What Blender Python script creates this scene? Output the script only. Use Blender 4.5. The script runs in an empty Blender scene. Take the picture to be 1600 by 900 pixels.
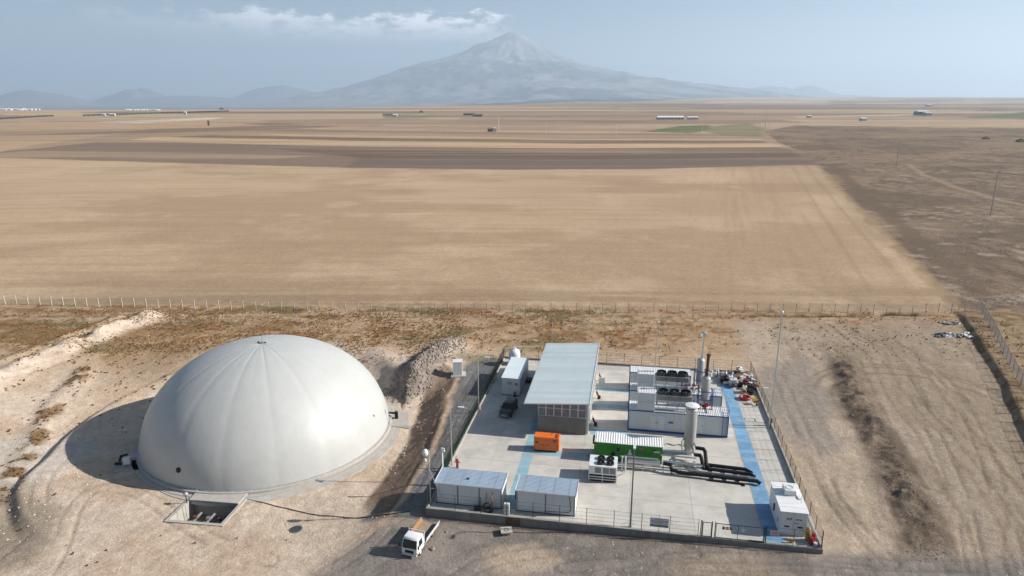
import bpy, math, random
import numpy as np
from mathutils import Vector, Matrix
random.seed(7); rng = np.random.default_rng(11)
sc = bpy.context.scene
col = sc.collection
# ------------------------------------------------------------------ camera
CAMH = 45.0; FPX = 1080.0; PITCH = math.atan(298 / FPX); SP, CP = math.sin(PITCH), math.cos(PITCH)
cam = bpy.data.cameras.new('camera'); camo = bpy.data.objects.new('camera', cam); col.objects.link(camo)
cam.sensor_width = 36; cam.lens = 36 * FPX / 1600; cam.clip_start = .5; cam.clip_end = 200000
camo.location = (0, 0, CAMH); camo.rotation_euler = (math.pi / 2 - PITCH, 0, 0)
sc.camera = camo
# ------------------------------------------------------------------ light
SUN_EL = math.radians(30); SUN_AZ = math.radians(91.4)      # azimuth clockwise from +Y
w = bpy.data.worlds.new('World'); sc.world = w; w.use_nodes = True
nt = w.node_tree; nt.nodes.clear(); N = nt.nodes.new; L = nt.links.new
out = N('ShaderNodeOutputWorld'); bg = N('ShaderNodeBackground'); sky = N('ShaderNodeTexSky')
sky.sky_type = 'NISHITA'; sky.sun_disc = False; sky.sun_elevation = SUN_EL; sky.sun_rotation = SUN_AZ
sky.altitude = 1100; sky.air_density = 1.0; sky.dust_density = 1.0; sky.ozone_density = 1.3
bg.inputs['Strength'].default_value = .05
def mth(op, a, b=None, c=None):
    n = N('ShaderNodeMath'); n.operation = op
    for i, q in enumerate((a, b, c)):
        if q is None: continue
        if isinstance(q, (int, float)): n.inputs[i].default_value = q
        else: L(q, n.inputs[i])
    return n.outputs[0]
def sstep(x, a, b):
    n = N('ShaderNodeMapRange'); n.interpolation_type = 'SMOOTHSTEP'; L(x, n.inputs[0])
    n.inputs[1].default_value = a; n.inputs[2].default_value = b; return n.outputs[0]
tc = N('ShaderNodeTexCoord'); sx = N('ShaderNodeSeparateXYZ'); L(tc.outputs['Generated'], sx.inputs[0])
az = mth('ARCTAN2', sx.outputs[0], sx.outputs[1]); el = mth('ARCSINE', sx.outputs[2])
cb = N('ShaderNodeCombineXYZ'); L(mth('MULTIPLY', az, 1.0), cb.inputs[0]); L(mth('MULTIPLY', el, 2.6), cb.inputs[1])
cn = N('ShaderNodeTexNoise'); cn.inputs['Scale'].default_value = 13; cn.inputs['Detail'].default_value = 7; cn.inputs['Roughness'].default_value = .55
L(cb.outputs[0], cn.inputs['Vector'])
c2 = N('ShaderNodeTexNoise'); c2.inputs['Scale'].default_value = 34; c2.inputs['Detail'].default_value = 8; c2.inputs['Roughness'].default_value = .62; L(cb.outputs[0], c2.inputs['Vector'])
puff = mth('ADD', mth('MULTIPLY', cn.outputs[0], .45), mth('MULTIPLY', c2.outputs[0], .55))
top = mth('ADD', 0.108, mth('MULTIPLY', mth('SUBTRACT', puff, .5), .10))       # crisp, lumpy upper edge
dd = mth('SUBTRACT', top, el)
body = mth('MULTIPLY', sstep(dd, -.001, .011), mth('SUBTRACT', 1.0, sstep(dd, .012, .05)))
body = mth('MULTIPLY', body, mth('MULTIPLY', sstep(az, -.62, -.16), mth('SUBTRACT', 1.0, sstep(az, -.035, .01))))
veil = mth('MULTIPLY', mth('MULTIPLY', sstep(cn.outputs[0], .32, .7), mth('SUBTRACT', 1.0, sstep(el, .09, .14))), mth('SUBTRACT', 1.0, sstep(az, -.1, .1)))
cm = mth('MINIMUM', mth('ADD', mth('MULTIPLY', body, mth('MULTIPLY', sstep(puff, .36, .62), 1.15)), mth('MULTIPLY', veil, .05)), 1.0)
mx = N('ShaderNodeMix'); mx.data_type = 'RGBA'; L(cm, mx.inputs[0]); L(sky.outputs[0], mx.inputs[6]); mx.inputs[7].default_value = (17, 16.7, 16.9, 1)
L(mx.outputs[2], bg.inputs['Color']); L(bg.outputs[0], out.inputs['Surface'])
sun = bpy.data.lights.new('sun', 'SUN'); suno = bpy.data.objects.new('sun', sun); col.objects.link(suno)
sun.energy = 5.0; sun.angle = math.radians(.53); sun.color = (1, .945, .87)
sd = Vector((math.sin(SUN_AZ) * math.cos(SUN_EL), math.cos(SUN_AZ) * math.cos(SUN_EL), math.sin(SUN_EL)))
suno.rotation_euler = sd.to_track_quat('Z', 'Y').to_euler()
vs = sc.view_settings; vs.view_transform = 'Standard'; vs.look = 'None'; vs.gamma = 1; vs.exposure = 0.80
sc.cycles.volume_bounces = 1; sc.cycles.max_bounces = 6; sc.cycles.diffuse_bounces = 2; sc.cycles.transparent_max_bounces = 12
# ------------------------------------------------------------------ helpers
def at(px, py, z=0.0):
    "measured photo point -> place on the level z"
    k = (CAMH - z) / (FPX * SP + (py - 450) * CP)
    return ((px - 800) * k, (FPX * CP - (py - 450) * SP) * k)
TH = math.radians(10); EX = (math.cos(TH), -math.sin(TH)); EY = (math.sin(TH), math.cos(TH)); ORG = (-9.6, 69.0)
def yard(a, b): return (ORG[0] + a * EX[0] + b * EY[0], ORG[1] + a * EX[1] + b * EY[1])
def toyard(X, Y):
    X = X - ORG[0]; Y = Y - ORG[1]; return X * EX[0] + Y * EX[1], X * EY[0] + Y * EY[1]
def srgb(r, g, b, k=1.0):
    f = lambda c: (c / 12.92 if c <= .04045 else ((c + .055) / 1.055) ** 2.4)
    return tuple(f(c / 255) * k for c in (r, g, b))
class MB:
    def __init__(s): s.v = []; s.f = []
    def add(s, vs, fs):
        o = len(s.v); s.v += [tuple(v) for v in vs]; s.f += [tuple(i + o for i in f) for f in fs]; return s
    def box(s, x0, y0, z0, x1, y1, z1):
        v = [(x0,y0,z0),(x1,y0,z0),(x1,y1,z0),(x0,y1,z0),(x0,y0,z1),(x1,y0,z1),(x1,y1,z1),(x0,y1,z1)]
        return s.add(v, [(3,2,1,0),(4,5,6,7),(0,1,5,4),(1,2,6,5),(2,3,7,6),(3,0,4,7)])
    def hexa(s, b, t):
        return s.add(list(b) + list(t), [(3,2,1,0),(4,5,6,7),(0,1,5,4),(1,2,6,5),(2,3,7,6),(3,0,4,7)])
    def cbox(s, x0, y0, z0, x1, y1, z1, c=.05):
        "box with chamfered upright and top edges"
        def ring(i, z): return [(x0+i+c,y0+i,z),(x1-i-c,y0+i,z),(x1-i,y0+i+c,z),(x1-i,y1-i-c,z),(x1-i-c,y1-i,z),(x0+i+c,y1-i,z),(x0+i,y1-i-c,z),(x0+i,y0+i+c,z)]
        v = ring(0, z0) + ring(0, z1 - c) + ring(c * .8, z1)
        f = [tuple(range(7, -1, -1)), tuple(range(16, 24))]
        for r in (0, 8):
            for i in range(8): f.append((r+i, r+(i+1)%8, r+8+(i+1)%8, r+8+i))
        return s.add(v, f)
    def beam(s, p, q, w, h=None, n=4):
        return s.cyl(p, q, w / 2 * 1.2, None, n) if h is None else s._beam(p, q, w, h)
    def _beam(s, p, q, w, h):
        p, q = Vector(p), Vector(q); d = (q - p).normalized()
        u = d.cross(Vector((0, 0, 1)));
        if u.length < 1e-3: u = Vector((1, 0, 0))
        u.normalize(); n = u.cross(d).normalized(); u *= w / 2; n *= h / 2
        return s.hexa([p-u-n, p+u-n, p+u+n, p-u+n], [q-u-n, q+u-n, q+u+n, q-u+n])
    def cyl(s, p, q, r0, r1=None, n=12, caps=True):
        r1 = r0 if r1 is None else r1
        p, q = Vector(p), Vector(q); d = (q - p).normalized()
        u = d.cross(Vector((0, 0, 1)));
        if u.length < 1e-3: u = Vector((1, 0, 0))
        u.normalize(); w_ = d.cross(u)
        v = []
        for c, r in ((p, r0), (q, r1)):
            for i in range(n):
                a = 2 * math.pi * i / n; v.append(c + u * (r * math.cos(a)) + w_ * (r * math.sin(a)))
        f = [(i, (i+1) % n, n + (i+1) % n, n + i) for i in range(n)]
        if caps: f += [tuple(range(n-1, -1, -1)), tuple(range(n, 2*n))]
        return s.add(v, f)
    def tube(s, pts, r, n=8):
        for i in range(len(pts) - 1): s.cyl(pts[i], pts[i+1], r, None, n)
        for p in pts[1:-1]: s.ball(p, r * 1.04, n, 4)
        return s
    def lathe(s, prof, n=24, cx=0, cy=0, closed=True):
        v = []; f = []
        for (r, z) in prof:
            for i in range(n):
                a = 2 * math.pi * i / n; v.append((cx + r * math.cos(a), cy + r * math.sin(a), z))
        m = len(prof)
        for j in range(m - 1):
            for i in range(n): f.append((j*n+i, j*n+(i+1)%n, (j+1)*n+(i+1)%n, (j+1)*n+i))
        if closed: f += [tuple(range(n-1, -1, -1)), tuple((m-1)*n+i for i in range(n))]
        return s.add(v, f)
    def ball(s, c, r, n=10, m=6, sz=1.0):
        prof = [(max(1e-4, r * math.sin(math.pi * j / m)), -r * sz * math.cos(math.pi * j / m)) for j in range(m + 1)]
        o = len(s.v); s.lathe(prof, n, c[0], c[1]); 
        for i in range(o, len(s.v)): x, y, z = s.v[i]; s.v[i] = (x, y, z + c[2])
        return s
    def ribx(s, x0, y0, x1, y1, z, step=.3, h=.05, z1=None, th=.04):
        "ribbed sheet: ribs run along y, spaced along x; z1 = height at the x1 side"
        z1 = z if z1 is None else z1; xs = []; L_ = x1 - x0; k = max(1, round(L_ / step)); st = L_ / k
        for i in range(k):
            for fr, hh in ((0, 0), (.55, 0), (.66, h), (.86, h), (.97, 0)): xs.append((x0 + (i + fr) * st, hh))
        xs.append((x1, 0)); v = []
        for x, hh in xs:
            zz = z + (z1 - z) * (x - x0) / L_
            v += [(x, y0, zz + hh), (x, y1, zz + hh), (x, y0, zz - th), (x, y1, zz - th)]
        f = []
        for i in range(len(xs) - 1):
            a = 4 * i; b = a + 4
            f += [(a, b, b+1, a+1), (a+2, a+3, b+3, b+2), (a, a+2, b+2, b), (a+1, b+1, b+3, a+3)]
        e = 4 * (len(xs) - 1); f += [(0, 1, 3, 2), (e, e+2, e+3, e+1)]
        return s.add(v, f)
    def riby(s, x0, y0, x1, y1, z, step=.3, h=.05, z1=None, th=.04):
        "ribs run along x, spaced along y; z1 = height at the y1 side"
        t = MB().ribx(y0, x0, y1, x1, z, step, h, z1, th)
        return s.add([(b, a, c) for a, b, c in t.v], [tuple(reversed(f)) for f in t.f])
    def mesh(s, name, m, smooth=False):
        me = bpy.data.meshes.new(name); me.from_pydata(s.v, [], s.f)
        if m: me.materials.append(m)
        if smooth:
            me.shade_smooth()
        me.update(); return me
    def build(s, name, m, parent=None, smooth=False, loc=(0, 0, 0), rot=0, **kw):
        return obj(name, s.mesh(name, m, smooth), parent, loc, rot, **kw)
def obj(name, me, parent=None, loc=(0, 0, 0), rot=0, label=None, cat=None, group=None, kind=None):
    o = bpy.data.objects.new(name, me); col.objects.link(o)
    if parent: o.parent = parent
    o.location = loc; o.rotation_euler = rot if isinstance(rot, tuple) else (0, 0, rot)
    tag(o, label, cat, group, kind); return o
def tag(o, label=None, cat=None, group=None, kind=None):
    for k, v in (('label', label), ('category', cat), ('group', group), ('kind', kind)):
        if v: o[k] = v
    return o
def thing(name, label, cat, ab, z=0.0, rot=0.0, group=None, world=False):
    x, y = ab if world else yard(*ab)
    return obj(name, None, None, (x, y, z), rot if world else rot - TH, label, cat, group)
def copy_tree(o, parent=None):
    c = o.copy(); col.objects.link(c); c.parent = parent
    for ch in list(o.children): copy_tree(ch, c)
    return c
def autosmooth(me, deg=40):
    me.shade_smooth()
    try: me.set_sharp_from_angle(angle=math.radians(deg))
    except Exception: pass
# ------------------------------------------------------------------ materials
def mat(name, c, rough=.6, metal=0.0, var=.12, scale=1.5, bump=.0, bscale=20, streak=0, spec=.5, dirt=None, dirt_amt=.5, rnd=0, world=False):
    m = bpy.data.materials.new(name); m.use_nodes = True; t = m.node_tree; p = t.nodes['Principled BSDF']
    n_, l_ = t.nodes.new, t.links.new
    co = n_('ShaderNodeTexCoord'); no = n_('ShaderNodeTexNoise'); no.inputs['Scale'].default_value = scale; no.inputs['Detail'].default_value = 6
    no.inputs['Roughness'].default_value = .62
    src = co.outputs['Object']
    if world: src = n_('ShaderNodeNewGeometry').outputs['Position']
    if streak:
        mp = n_('ShaderNodeMapping'); mp.inputs['Scale'].default_value = (1, 1, 1 / streak); l_(src, mp.inputs[0]); src = mp.outputs[0]
    l_(src, no.inputs['Vector'])
    mr = n_('ShaderNodeMapRange'); l_(no.outputs[0], mr.inputs[0]); mr.inputs[1].default_value = .3; mr.inputs[2].default_value = .7
    mr.inputs[3].default_value = 1 - var; mr.inputs[4].default_value = 1 + var
    mu = n_('ShaderNodeMix'); mu.data_type = 'RGBA'; mu.blend_type = 'MULTIPLY'; mu.inputs[0].default_value = 1
    mu.inputs[6].default_value = (*c[:3], 1); l_(mr.outputs[0], mu.inputs[7]); o = mu.outputs[2]
    if rnd:
        oi = n_('ShaderNodeObjectInfo'); r2 = n_('ShaderNodeMapRange'); l_(oi.outputs['Random'], r2.inputs[0]); r2.inputs[3].default_value = 1 - rnd; r2.inputs[4].default_value = 1 + rnd
        m3 = n_('ShaderNodeMix'); m3.data_type = 'RGBA'; m3.blend_type = 'MULTIPLY'; m3.inputs[0].default_value = 1; l_(o, m3.inputs[6]); l_(r2.outputs[0], m3.inputs[7]); o = m3.outputs[2]
    if dirt:
        n2 = n_('ShaderNodeTexNoise'); n2.inputs['Scale'].default_value = scale * .45; n2.inputs['Detail'].default_value = 8; n2.inputs['Roughness'].default_value = .7; l_(src, n2.inputs['Vector'])
        r3 = n_('ShaderNodeMapRange'); l_(n2.outputs[0], r3.inputs[0]); r3.inputs[1].default_value = .48; r3.inputs[2].default_value = .72; r3.inputs[4].default_value = dirt_amt
        m4 = n_('ShaderNodeMix'); m4.data_type = 'RGBA'; l_(r3.outputs[0], m4.inputs[0]); l_(o, m4.inputs[6]); m4.inputs[7].default_value = (*dirt, 1); o = m4.outputs[2]
    l_(o, p.inputs['Base Color'])
    p.inputs['Roughness'].default_value = rough; p.inputs['Metallic'].default_value = metal; p.inputs['Specular IOR Level'].default_value = spec
    if bump:
        nb = n_('ShaderNodeTexNoise'); nb.inputs['Scale'].default_value = bscale; nb.inputs['Detail'].default_value = 5; l_(co.outputs['Object'], nb.inputs['Vector'])
        bu = n_('ShaderNodeBump'); bu.inputs['Distance'].default_value = bump; l_(nb.outputs[0], bu.inputs['Height']); l_(bu.outputs[0], p.inputs['Normal'])
    return m
DUST = srgb(150, 130, 105, .8)
M = dict(
 membrane=mat('dome_membrane', (.44,.448,.435), .46, 0, .035, .35, .03, .7, dirt=srgb(170,162,145,.8), dirt_amt=.14, world=True),
 concrete=mat('concrete', (.40,.375,.335), .85, 0, .10, 2.2, .01, 30, dirt=(.25,.23,.2), dirt_amt=.35),
 concrete_dark=mat('weathered_concrete', (.20,.19,.175), .9, 0, .18, 1.2, .02, 20, streak=4, dirt=(.10,.095,.09), dirt_amt=.5),
 slab=mat('yard_concrete', (.50,.475,.43), .8, 0, .08, .55, .006, 25, dirt=(.30,.275,.24), dirt_amt=.75, rnd=.04, world=True),
 joint=mat('joint_filler', (.10,.095,.09), .9),
 blue_r=mat('blue_path_paint', srgb(112,160,198,.82), .7, 0, .12, 1.6, dirt=srgb(165,185,185,.75), dirt_amt=.95, rnd=.16, world=True),
 blue_l=mat('faded_blue_path_paint', srgb(142,184,200,.80), .7, 0, .12, 1.6, dirt=srgb(175,185,180,.75), dirt_amt=.9, rnd=.14, world=True),
 white=mat('white_painted_steel', (.66,.68,.69), .42, 0, .04, 1.2, dirt=(.45,.43,.39), dirt_amt=.3),
 white_dull=mat('off_white_panel', (.58,.59,.58), .5, 0, .06, 1.0, streak=5, dirt=(.40,.38,.34), dirt_amt=.35),
 panel=mat('pale_grey_panel', (.60,.63,.645), .5, 0, .05, .9, streak=6, dirt=(.38,.37,.35), dirt_amt=.3, rnd=.03),
 roof_blue=mat('pale_blue_roof_sheet', srgb(178,196,212,.85), .38, .15, .06, 1.0, dirt=(.42,.44,.44), dirt_amt=.35, rnd=.05, world=True),
 roof_shed=mat('shed_roof_sheet', srgb(212,222,222,.97), .4, .1, .03, .35, dirt=(.46,.56,.62), dirt_amt=.45, rnd=.07, world=True),
 roof_white=mat('white_roof_sheet', (.74,.74,.73), .4, .05, .04, 1, dirt=(.5,.48,.44), dirt_amt=.25, rnd=.03),
 frame_blue=mat('blue_steel_frame', srgb(32,84,150,.9), .45, 0, .1, 2),
 green=mat('green_container_paint', srgb(38,124,30,1.0), .45, 0, .08, 1.5, streak=4, rnd=.05),
 fence_green=mat('dark_green_fence_steel', srgb(38,62,50,.8), .5, 0, .1, 3),
 orange=mat('orange_enclosure', srgb(228,112,40,.95), .4, 0, .05, 2),
 black=mat('black_plastic', (.012,.012,.013), .55, 0, .2, 3, spec=.22), rubber=mat('tyre_rubber', (.025,.025,.025), .85, 0, .2, 4),
 dark=mat('dark_recess', (.04,.042,.045), .7), fan=mat('fan_black', (.022,.022,.024), .45, 0, .2, 5),
 grey=mat('grey_unit_casing', (.19,.20,.20), .5, .1, .08, 1.5, dirt=(.22,.21,.19), dirt_amt=.4),
 galv=mat('galvanised_steel', (.50,.51,.52), .38, .75, .12, 2.5), steel=mat('stainless_steel', (.60,.60,.58), .30, .8, .08, 1.5, streak=5),
 silver=mat('tower_shell', (.40,.395,.38), .45, .3, .10, 1.3, streak=6, dirt=(.35,.32,.27), dirt_amt=.4),
 rust=mat('rusty_stack', srgb(92,58,42,.9), .75, .2, .25, 4), red=mat('red_paint', srgb(160,34,44,.8), .45, 0, .12, 4),
 maroon=mat('dull_red_paint', srgb(130,48,55,.85), .55, 0, .2, 4), yellow=mat('yellow_paint', srgb(190,150,60,.7), .5, 0, .12, 4),
 pink=mat('pink_sign_paint', srgb(190,110,130,.9), .5), signwhite=mat('sign_white', (.62,.64,.68), .5, 0, .04),
 signpurple=mat('sign_purple_print', srgb(120,80,140,.9), .6), signgreen=mat('sign_green_print', srgb(38,105,80,.9), .6),
 signblue=mat('blue_print', srgb(70,95,165,.9), .5), signgrey=mat('grey_print', srgb(90,96,104,.9), .5),
 wood=mat('worn_timber', srgb(160,120,82,.85), .8, 0, .25, 3), woodpale=mat('pale_timber', srgb(196,165,125,.85), .8, 0, .2, 3),
 carblack=mat('black_car_paint', (.02,.022,.025), .22, 0, .1, 2, spec=.7), glass=mat('dark_window_glass', (.015,.018,.022), .12, 0, .1, 1, spec=.35),
 cabwhite=mat('white_cab_paint', (.74,.75,.76), .28, 0, .03, 2, spec=.6, dirt=(.5,.47,.42), dirt_amt=.2), lamp=mat('lamp_lens', (.75,.76,.74), .25),
 post=mat('concrete_fence_post', (.50,.48,.45), .85, 0, .15, 3), solar=mat('solar_cell_glass', (.16,.20,.26), .35, 0, .1, .1),
 plaster=mat('pale_plaster', (.42,.42,.41), .8, 0, .1, .3), bluewall=mat('pale_blue_wall', srgb(120,160,180,.8), .7, 0, .1, .3), tile=mat('brown_roof', (.18,.13,.1), .8, 0, .2, .3),
 blacksheet_bedshade=mat('grey_plastic_sheet_and_bed_shade', (.10,.105,.115), .5, 0, .4, 1.3), palesheet=mat('pale_plastic_sheet', (.48,.48,.48), .5, 0, .3, 1.5),
 load_floor=mat('worn_load_floor', srgb(168, 148, 126, .8), .8, 0, .25, 3, rnd=.1),
 stone=mat('grey_stone', srgb(166,152,140,.65), .9, 0, .25, .7, rnd=.1),
)
# ------------------------------------------------------------------ noise and masks
def _h(ix, iy, seed):
    n = (ix.astype(np.int64) * 374761393 + iy.astype(np.int64) * 668265263 + seed * 1442695041) & 0xffffffff
    n = ((n ^ (n >> 13)) * 1274126177) & 0xffffffff
    return ((n ^ (n >> 16)) & 0xffff) / 65535.0
def vn(x, y, seed=0):
    ix = np.floor(x); iy = np.floor(y); fx = x - ix; fy = y - iy
    fx = fx * fx * (3 - 2 * fx); fy = fy * fy * (3 - 2 * fy)
    a = _h(ix, iy, seed); b = _h(ix + 1, iy, seed); c = _h(ix, iy + 1, seed); d = _h(ix + 1, iy + 1, seed)
    return (a + (b - a) * fx) * (1 - fy) + (c + (d - c) * fx) * fy
def fbm(x, y, o=4, seed=0, g=.5):
    s = 0; a = 1; t = 0
    for i in range(o):
        s = s + a * vn(x * 2 ** i + 17.3 * i, y * 2 ** i - 9.1 * i, seed + i); t += a; a *= g
    return s / t
def ss(x, a, b):
    t = np.clip((x - a) / (b - a), 0, 1); return t * t * (3 - 2 * t)
def polydist(X, Y, pts):
    "signed distance, negative inside"
    d = np.full(X.shape, 1e18); ins = np.zeros(X.shape, bool); n = len(pts)
    for i in range(n):
        x0, y0 = pts[i]; x1, y1 = pts[(i + 1) % n]
        ex, ey = x1 - x0, y1 - y0; wx, wy = X - x0, Y - y0
        t = np.clip((wx * ex + wy * ey) / (ex * ex + ey * ey + 1e-12), 0, 1)
        d = np.minimum(d, (wx - ex * t) ** 2 + (wy - ey * t) ** 2)
        c = (y0 > Y) != (y1 > Y)
        ins ^= c & (X < (x1 - x0) * (Y - y0) / ((y1 - y0) if y1 != y0 else 1e-9) + x0)
    d = np.sqrt(d); return np.where(ins, -d, d)
def linedist(X, Y, pts):
    d = np.full(X.shape, 1e18)
    for i in range(len(pts) - 1):
        x0, y0 = pts[i]; x1, y1 = pts[i + 1]; ex, ey = x1 - x0, y1 - y0
        t = np.clip(((X - x0) * ex + (Y - y0) * ey) / (ex * ex + ey * ey), 0, 1)
        d = np.minimum(d, np.hypot(X - x0 - ex * t, Y - y0 - ey * t))
    return d
def lerp(a, b, t): return a + (b - a) * t
# ------------------------------------------------------------------ ground shape
DC = (-35.72, 93.04); DR = 17.25; DH = 13.7; DZ = -2.5
BERM = [(-92, 88), (-86, 106), (-82, 122), (-77, 139)]
RIDGE = [(-62, 72), (-66, 82), (-72, 100), (-74, 112)]
GULLY = [(60, 119), (57, 110), (53.2, 99), (50.6, 87), (47.8, 76.5), (44.8, 66), (42, 59)]
BANK = [(101, 160), (94, 138), (86.5, 120), (79.5, 104.3), (70.5, 86.6), (58, 62), (45, 36)]
HEAP = [(-17.2, 106), (-15.3, 113), (-12.2, 121)]
PITQ = [(-39.85, 70.35), (-33.55, 69.55), (-32.9, 74.3), (-39.2, 75.1)]
def _polar(pts, z):
    o = []
    for q in pts:
        x, y = at(*q, z); o.append((math.atan2(y - DC[1], x - DC[0]), math.hypot(x - DC[0], y - DC[1])))
    return sorted(o)
CREST = _polar([(712, 585), (709, 597), (697, 620), (687, 653), (674, 690), (664, 715), (643, 740), (614, 782), (588, 808)], -.25)
TOE = _polar([(668, 600), (656, 634), (641, 670), (626, 711), (610, 732), (585, 765), (562, 800)], -2.3)
def outside_level(X, Y):
    a, b = toyard(X, Y)
    return -.85 * (1 - ss(b, -4, 20)) * (1 - .5 * ss(a, 8, 38)) * (1 - ss(a, 45, 60)) - .12
_T = [[(880, 882), (1050, 868), (1200, 871), (1400, 884), (1640, 896)], [(960, 898), (1100, 886), (1250, 880), (1420, 900)], [(1290, 545), (1350, 552), (1405, 582), (1440, 640), (1475, 720), (1505, 800), (1525, 900)],
      [(1320, 525), (1430, 560), (1490, 610), (1535, 700), (1565, 800), (1585, 900)], [(70, 905), (95, 850), (112, 790), (150, 752), (230, 770), (300, 830), (420, 880)], [(-20, 880), (55, 810), (62, 745), (105, 706)],
      [(455, 905), (545, 862), (600, 822), (640, 765), (672, 705), (700, 640), (735, 585)], [(700, 905), (760, 868), (900, 850), (1080, 862)], [(1215, 590), (1240, 650), (1275, 730), (1310, 800), (1390, 880)], [(0, 600), (120, 560), (200, 520)]]
TRACKS = []
for k_, t_ in enumerate(_T):
    q_ = [at(*p_, -2.2 if k_ in (4, 5) else -.5) for p_ in t_]
    d_ = [q_[0]]
    for i_ in range(len(q_) - 1):                                   # smooth the course a little
        a_, b_ = q_[i_], q_[i_ + 1]; d_ += [tuple(a_[j] + (b_[j] - a_[j]) * .25 for j in (0, 1)), tuple(a_[j] + (b_[j] - a_[j]) * .75 for j in (0, 1))]
    TRACKS.append(d_ + [q_[-1]])
def ruts(X, Y):
    m = np.zeros(X.shape); k = (Y > 40) & (Y < 140)
    if not k.any(): return m
    x, y = X[k], Y[k]; o = np.zeros(x.shape)
    for i, t in enumerate(TRACKS):
        d = linedist(x, y, t); fade = ss(fbm(x / 7 + i * 5, y / 7, 2, 141), .30, .46)
        o = np.maximum(o, np.exp(-((d - .85) / .22) ** 2) * fade)
    m[k] = o; return m
def gh(X, Y):
    X = np.asarray(X, float); Y = np.asarray(Y, float)
    z = outside_level(X, Y) * (1 - ss(Y, 110, 135))
    dx, dy = X - DC[0], Y - DC[1]; r = np.hypot(dx, dy); c = dx / (r + 1e-6); s_ = dy / (r + 1e-6)
    right = ss(c, .15, .75); back = ss(s_, -.2, .8) * (1 - right); left = ss(-c, .2, .8)
    front = ss(-s_, .3, .9)
    ro = 24.6 + 7 * back + 22 * left * (1 - back) + 24 * front * (1 - ss(c, .3, .9)) + 4.5 * ss(-s_, .1, .6) * right
    ro = ro + 1.2 * (fbm(X / 4, Y / 4, 3, 5) - .5)
    phi = np.arctan2(dy, dx); zo = z
    z = lerp(DZ - .02, zo, ss(r, 20.7 + 1.2 * (fbm(X / 3, Y / 3, 2, 9) - .5), ro))
    wob = .9 * (fbm(X / 2.2, Y / 2.2, 3, 11) - .5)
    rt = np.interp(phi, [p[0] for p in TOE], [p[1] for p in TOE]) + wob; rc = np.interp(phi, [p[0] for p in CREST], [p[1] for p in CREST]) + wob
    wb = ss(phi, CREST[0][0] - .10, CREST[0][0] + .22) * (1 - ss(phi, CREST[-1][0] - .10, CREST[-1][0] + .12))
    tb = np.clip((r - rt) / np.maximum(rc - rt, 1.6), 0, 1); zb_ = lerp(DZ - .02, zo, tb)
    z = lerp(z, zb_, wb)
    rp = r - 2.2 * ss(-s_, .25, .55); z = z - 1.25 * ss(rp, 28.2, 30.2) * (1 - ss(r, 36, 52)) * ss(-c, .45, .8) * (1 - ss(s_, .45, .8))
    near = (1 - ss(Y, 140, 150))
    d = linedist(X, Y, BERM); bn = fbm(X / 3.2, Y / 3.2, 4, 21)
    z = z + near * np.exp(-(d / 2.9) ** 2) * (1.9 * bn + .35) * 1.1
    d2 = linedist(X + 6, Y, BERM); z = z + near * np.exp(-(d2 / 1.6) ** 2) * bn * .9
    d = linedist(X, Y, RIDGE); z = z + np.exp(-(d / 1.7) ** 2) * .75 * fbm(X / 2.5, Y / 2.5, 3, 23)
    d = linedist(X, Y, HEAP); hxl = np.interp(Y, [106, 113, 121], [-17.2, -15.3, -12.2]); d = d * np.where(X < hxl, 1.55, .8); z = z + np.exp(-(d / 2.6) ** 2) * (1.1 + 1.0 * fbm(X / 1.5, Y / 1.5, 4, 25)) + .4 * np.exp(-(d / 5) ** 2)
    d = linedist(X, Y, GULLY); gn = fbm(X / 2, Y / 2, 4, 27)
    gx_ = np.interp(Y, [p[1] for p in GULLY][::-1], [p[0] for p in GULLY][::-1]); sg = X - gx_ + 1.2 * (fbm(X / 2.5, Y / 2.5, 3, 28) - .5)
    z = z + ss(sg, -2.7, -.7) * (1 - ss(sg, .6, 3.4)) * (.30 + 1.3 * (gn - .4)) * ss(fbm(X / 9, Y / 9, 2, 30), .3, .45) * ss(Y, 59, 68) * (1 - ss(Y, 110, 119)) + np.exp(-(sg / 1.8) ** 2) * .35 * (fbm(X / .7, Y / .7, 3, 29) - .5) * ss(Y, 62, 72) * (1 - ss(Y, 112, 119))
    # bank along the right-hand fence
    bx = np.interp(Y, [p[1] for p in BANK][::-1], [p[0] for p in BANK][::-1])
    s2 = X - bx + .8 * (fbm(X / 4, Y / 5, 3, 31) - .5)
    z = z + .75 * ss(s2, -.2, 1.0) * (1 - ss(Y, 135, 150)) * (1 - ss(s2, 25, 60))
    # dug hole by the far fence
    hx, hy = at(1402, 491)
    z = z - 1.1 * np.exp(-np.abs((X - hx) / 4.0) ** 6 - np.abs((Y - hy) / 1.5) ** 4) + .35 * np.exp(-((X - hx) / 7) ** 2 - ((Y - hy + 2.4) / 1.0) ** 2)
    z = z + .35 * np.exp(-((X - 66) / 16) ** 2 - ((Y - 141.5) / .8) ** 2)
    # small relief
    a, b = toyard(X, Y)
    inyard = (ss(a, -1.2, -.2) * (1 - ss(a, 42.4, 43.2)) * ss(b, -1, -.2) * (1 - ss(b, 48, 49)))
    rough = (1 - inyard) * ss(r, 18.6, 20)
    amp = lerp(.10, .22, ss(Y, 112, 124)) * (1 - ss(Y, 148, 160)) + .02
    z = z + rough * (amp * (fbm(X / 2.3, Y / 2.3, 4, 33) - .5) * 1.6 + .07 * (1 - ss(Y, 150, 170)) * (fbm(X / .6, Y / .6, 2, 35) - .5))
    # ploughed tyre scars on the open ground
    z = z + rough * .15 * ss(a, 43, 47) * (1 - ss(Y, 120, 138)) * (fbm((X - .30 * Y + 5 * fbm(X / 9, Y / 14, 2, 38)) / 1.0, (Y + .30 * X) / 10, 3, 37) - .5)
    if X.size > 50 or True:
        z = z - rough * .09 * ruts(X, Y)
    # pit
    z = np.where(polydist(X, Y, PITQ) < .14, DZ - 3.3, z)
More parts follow.
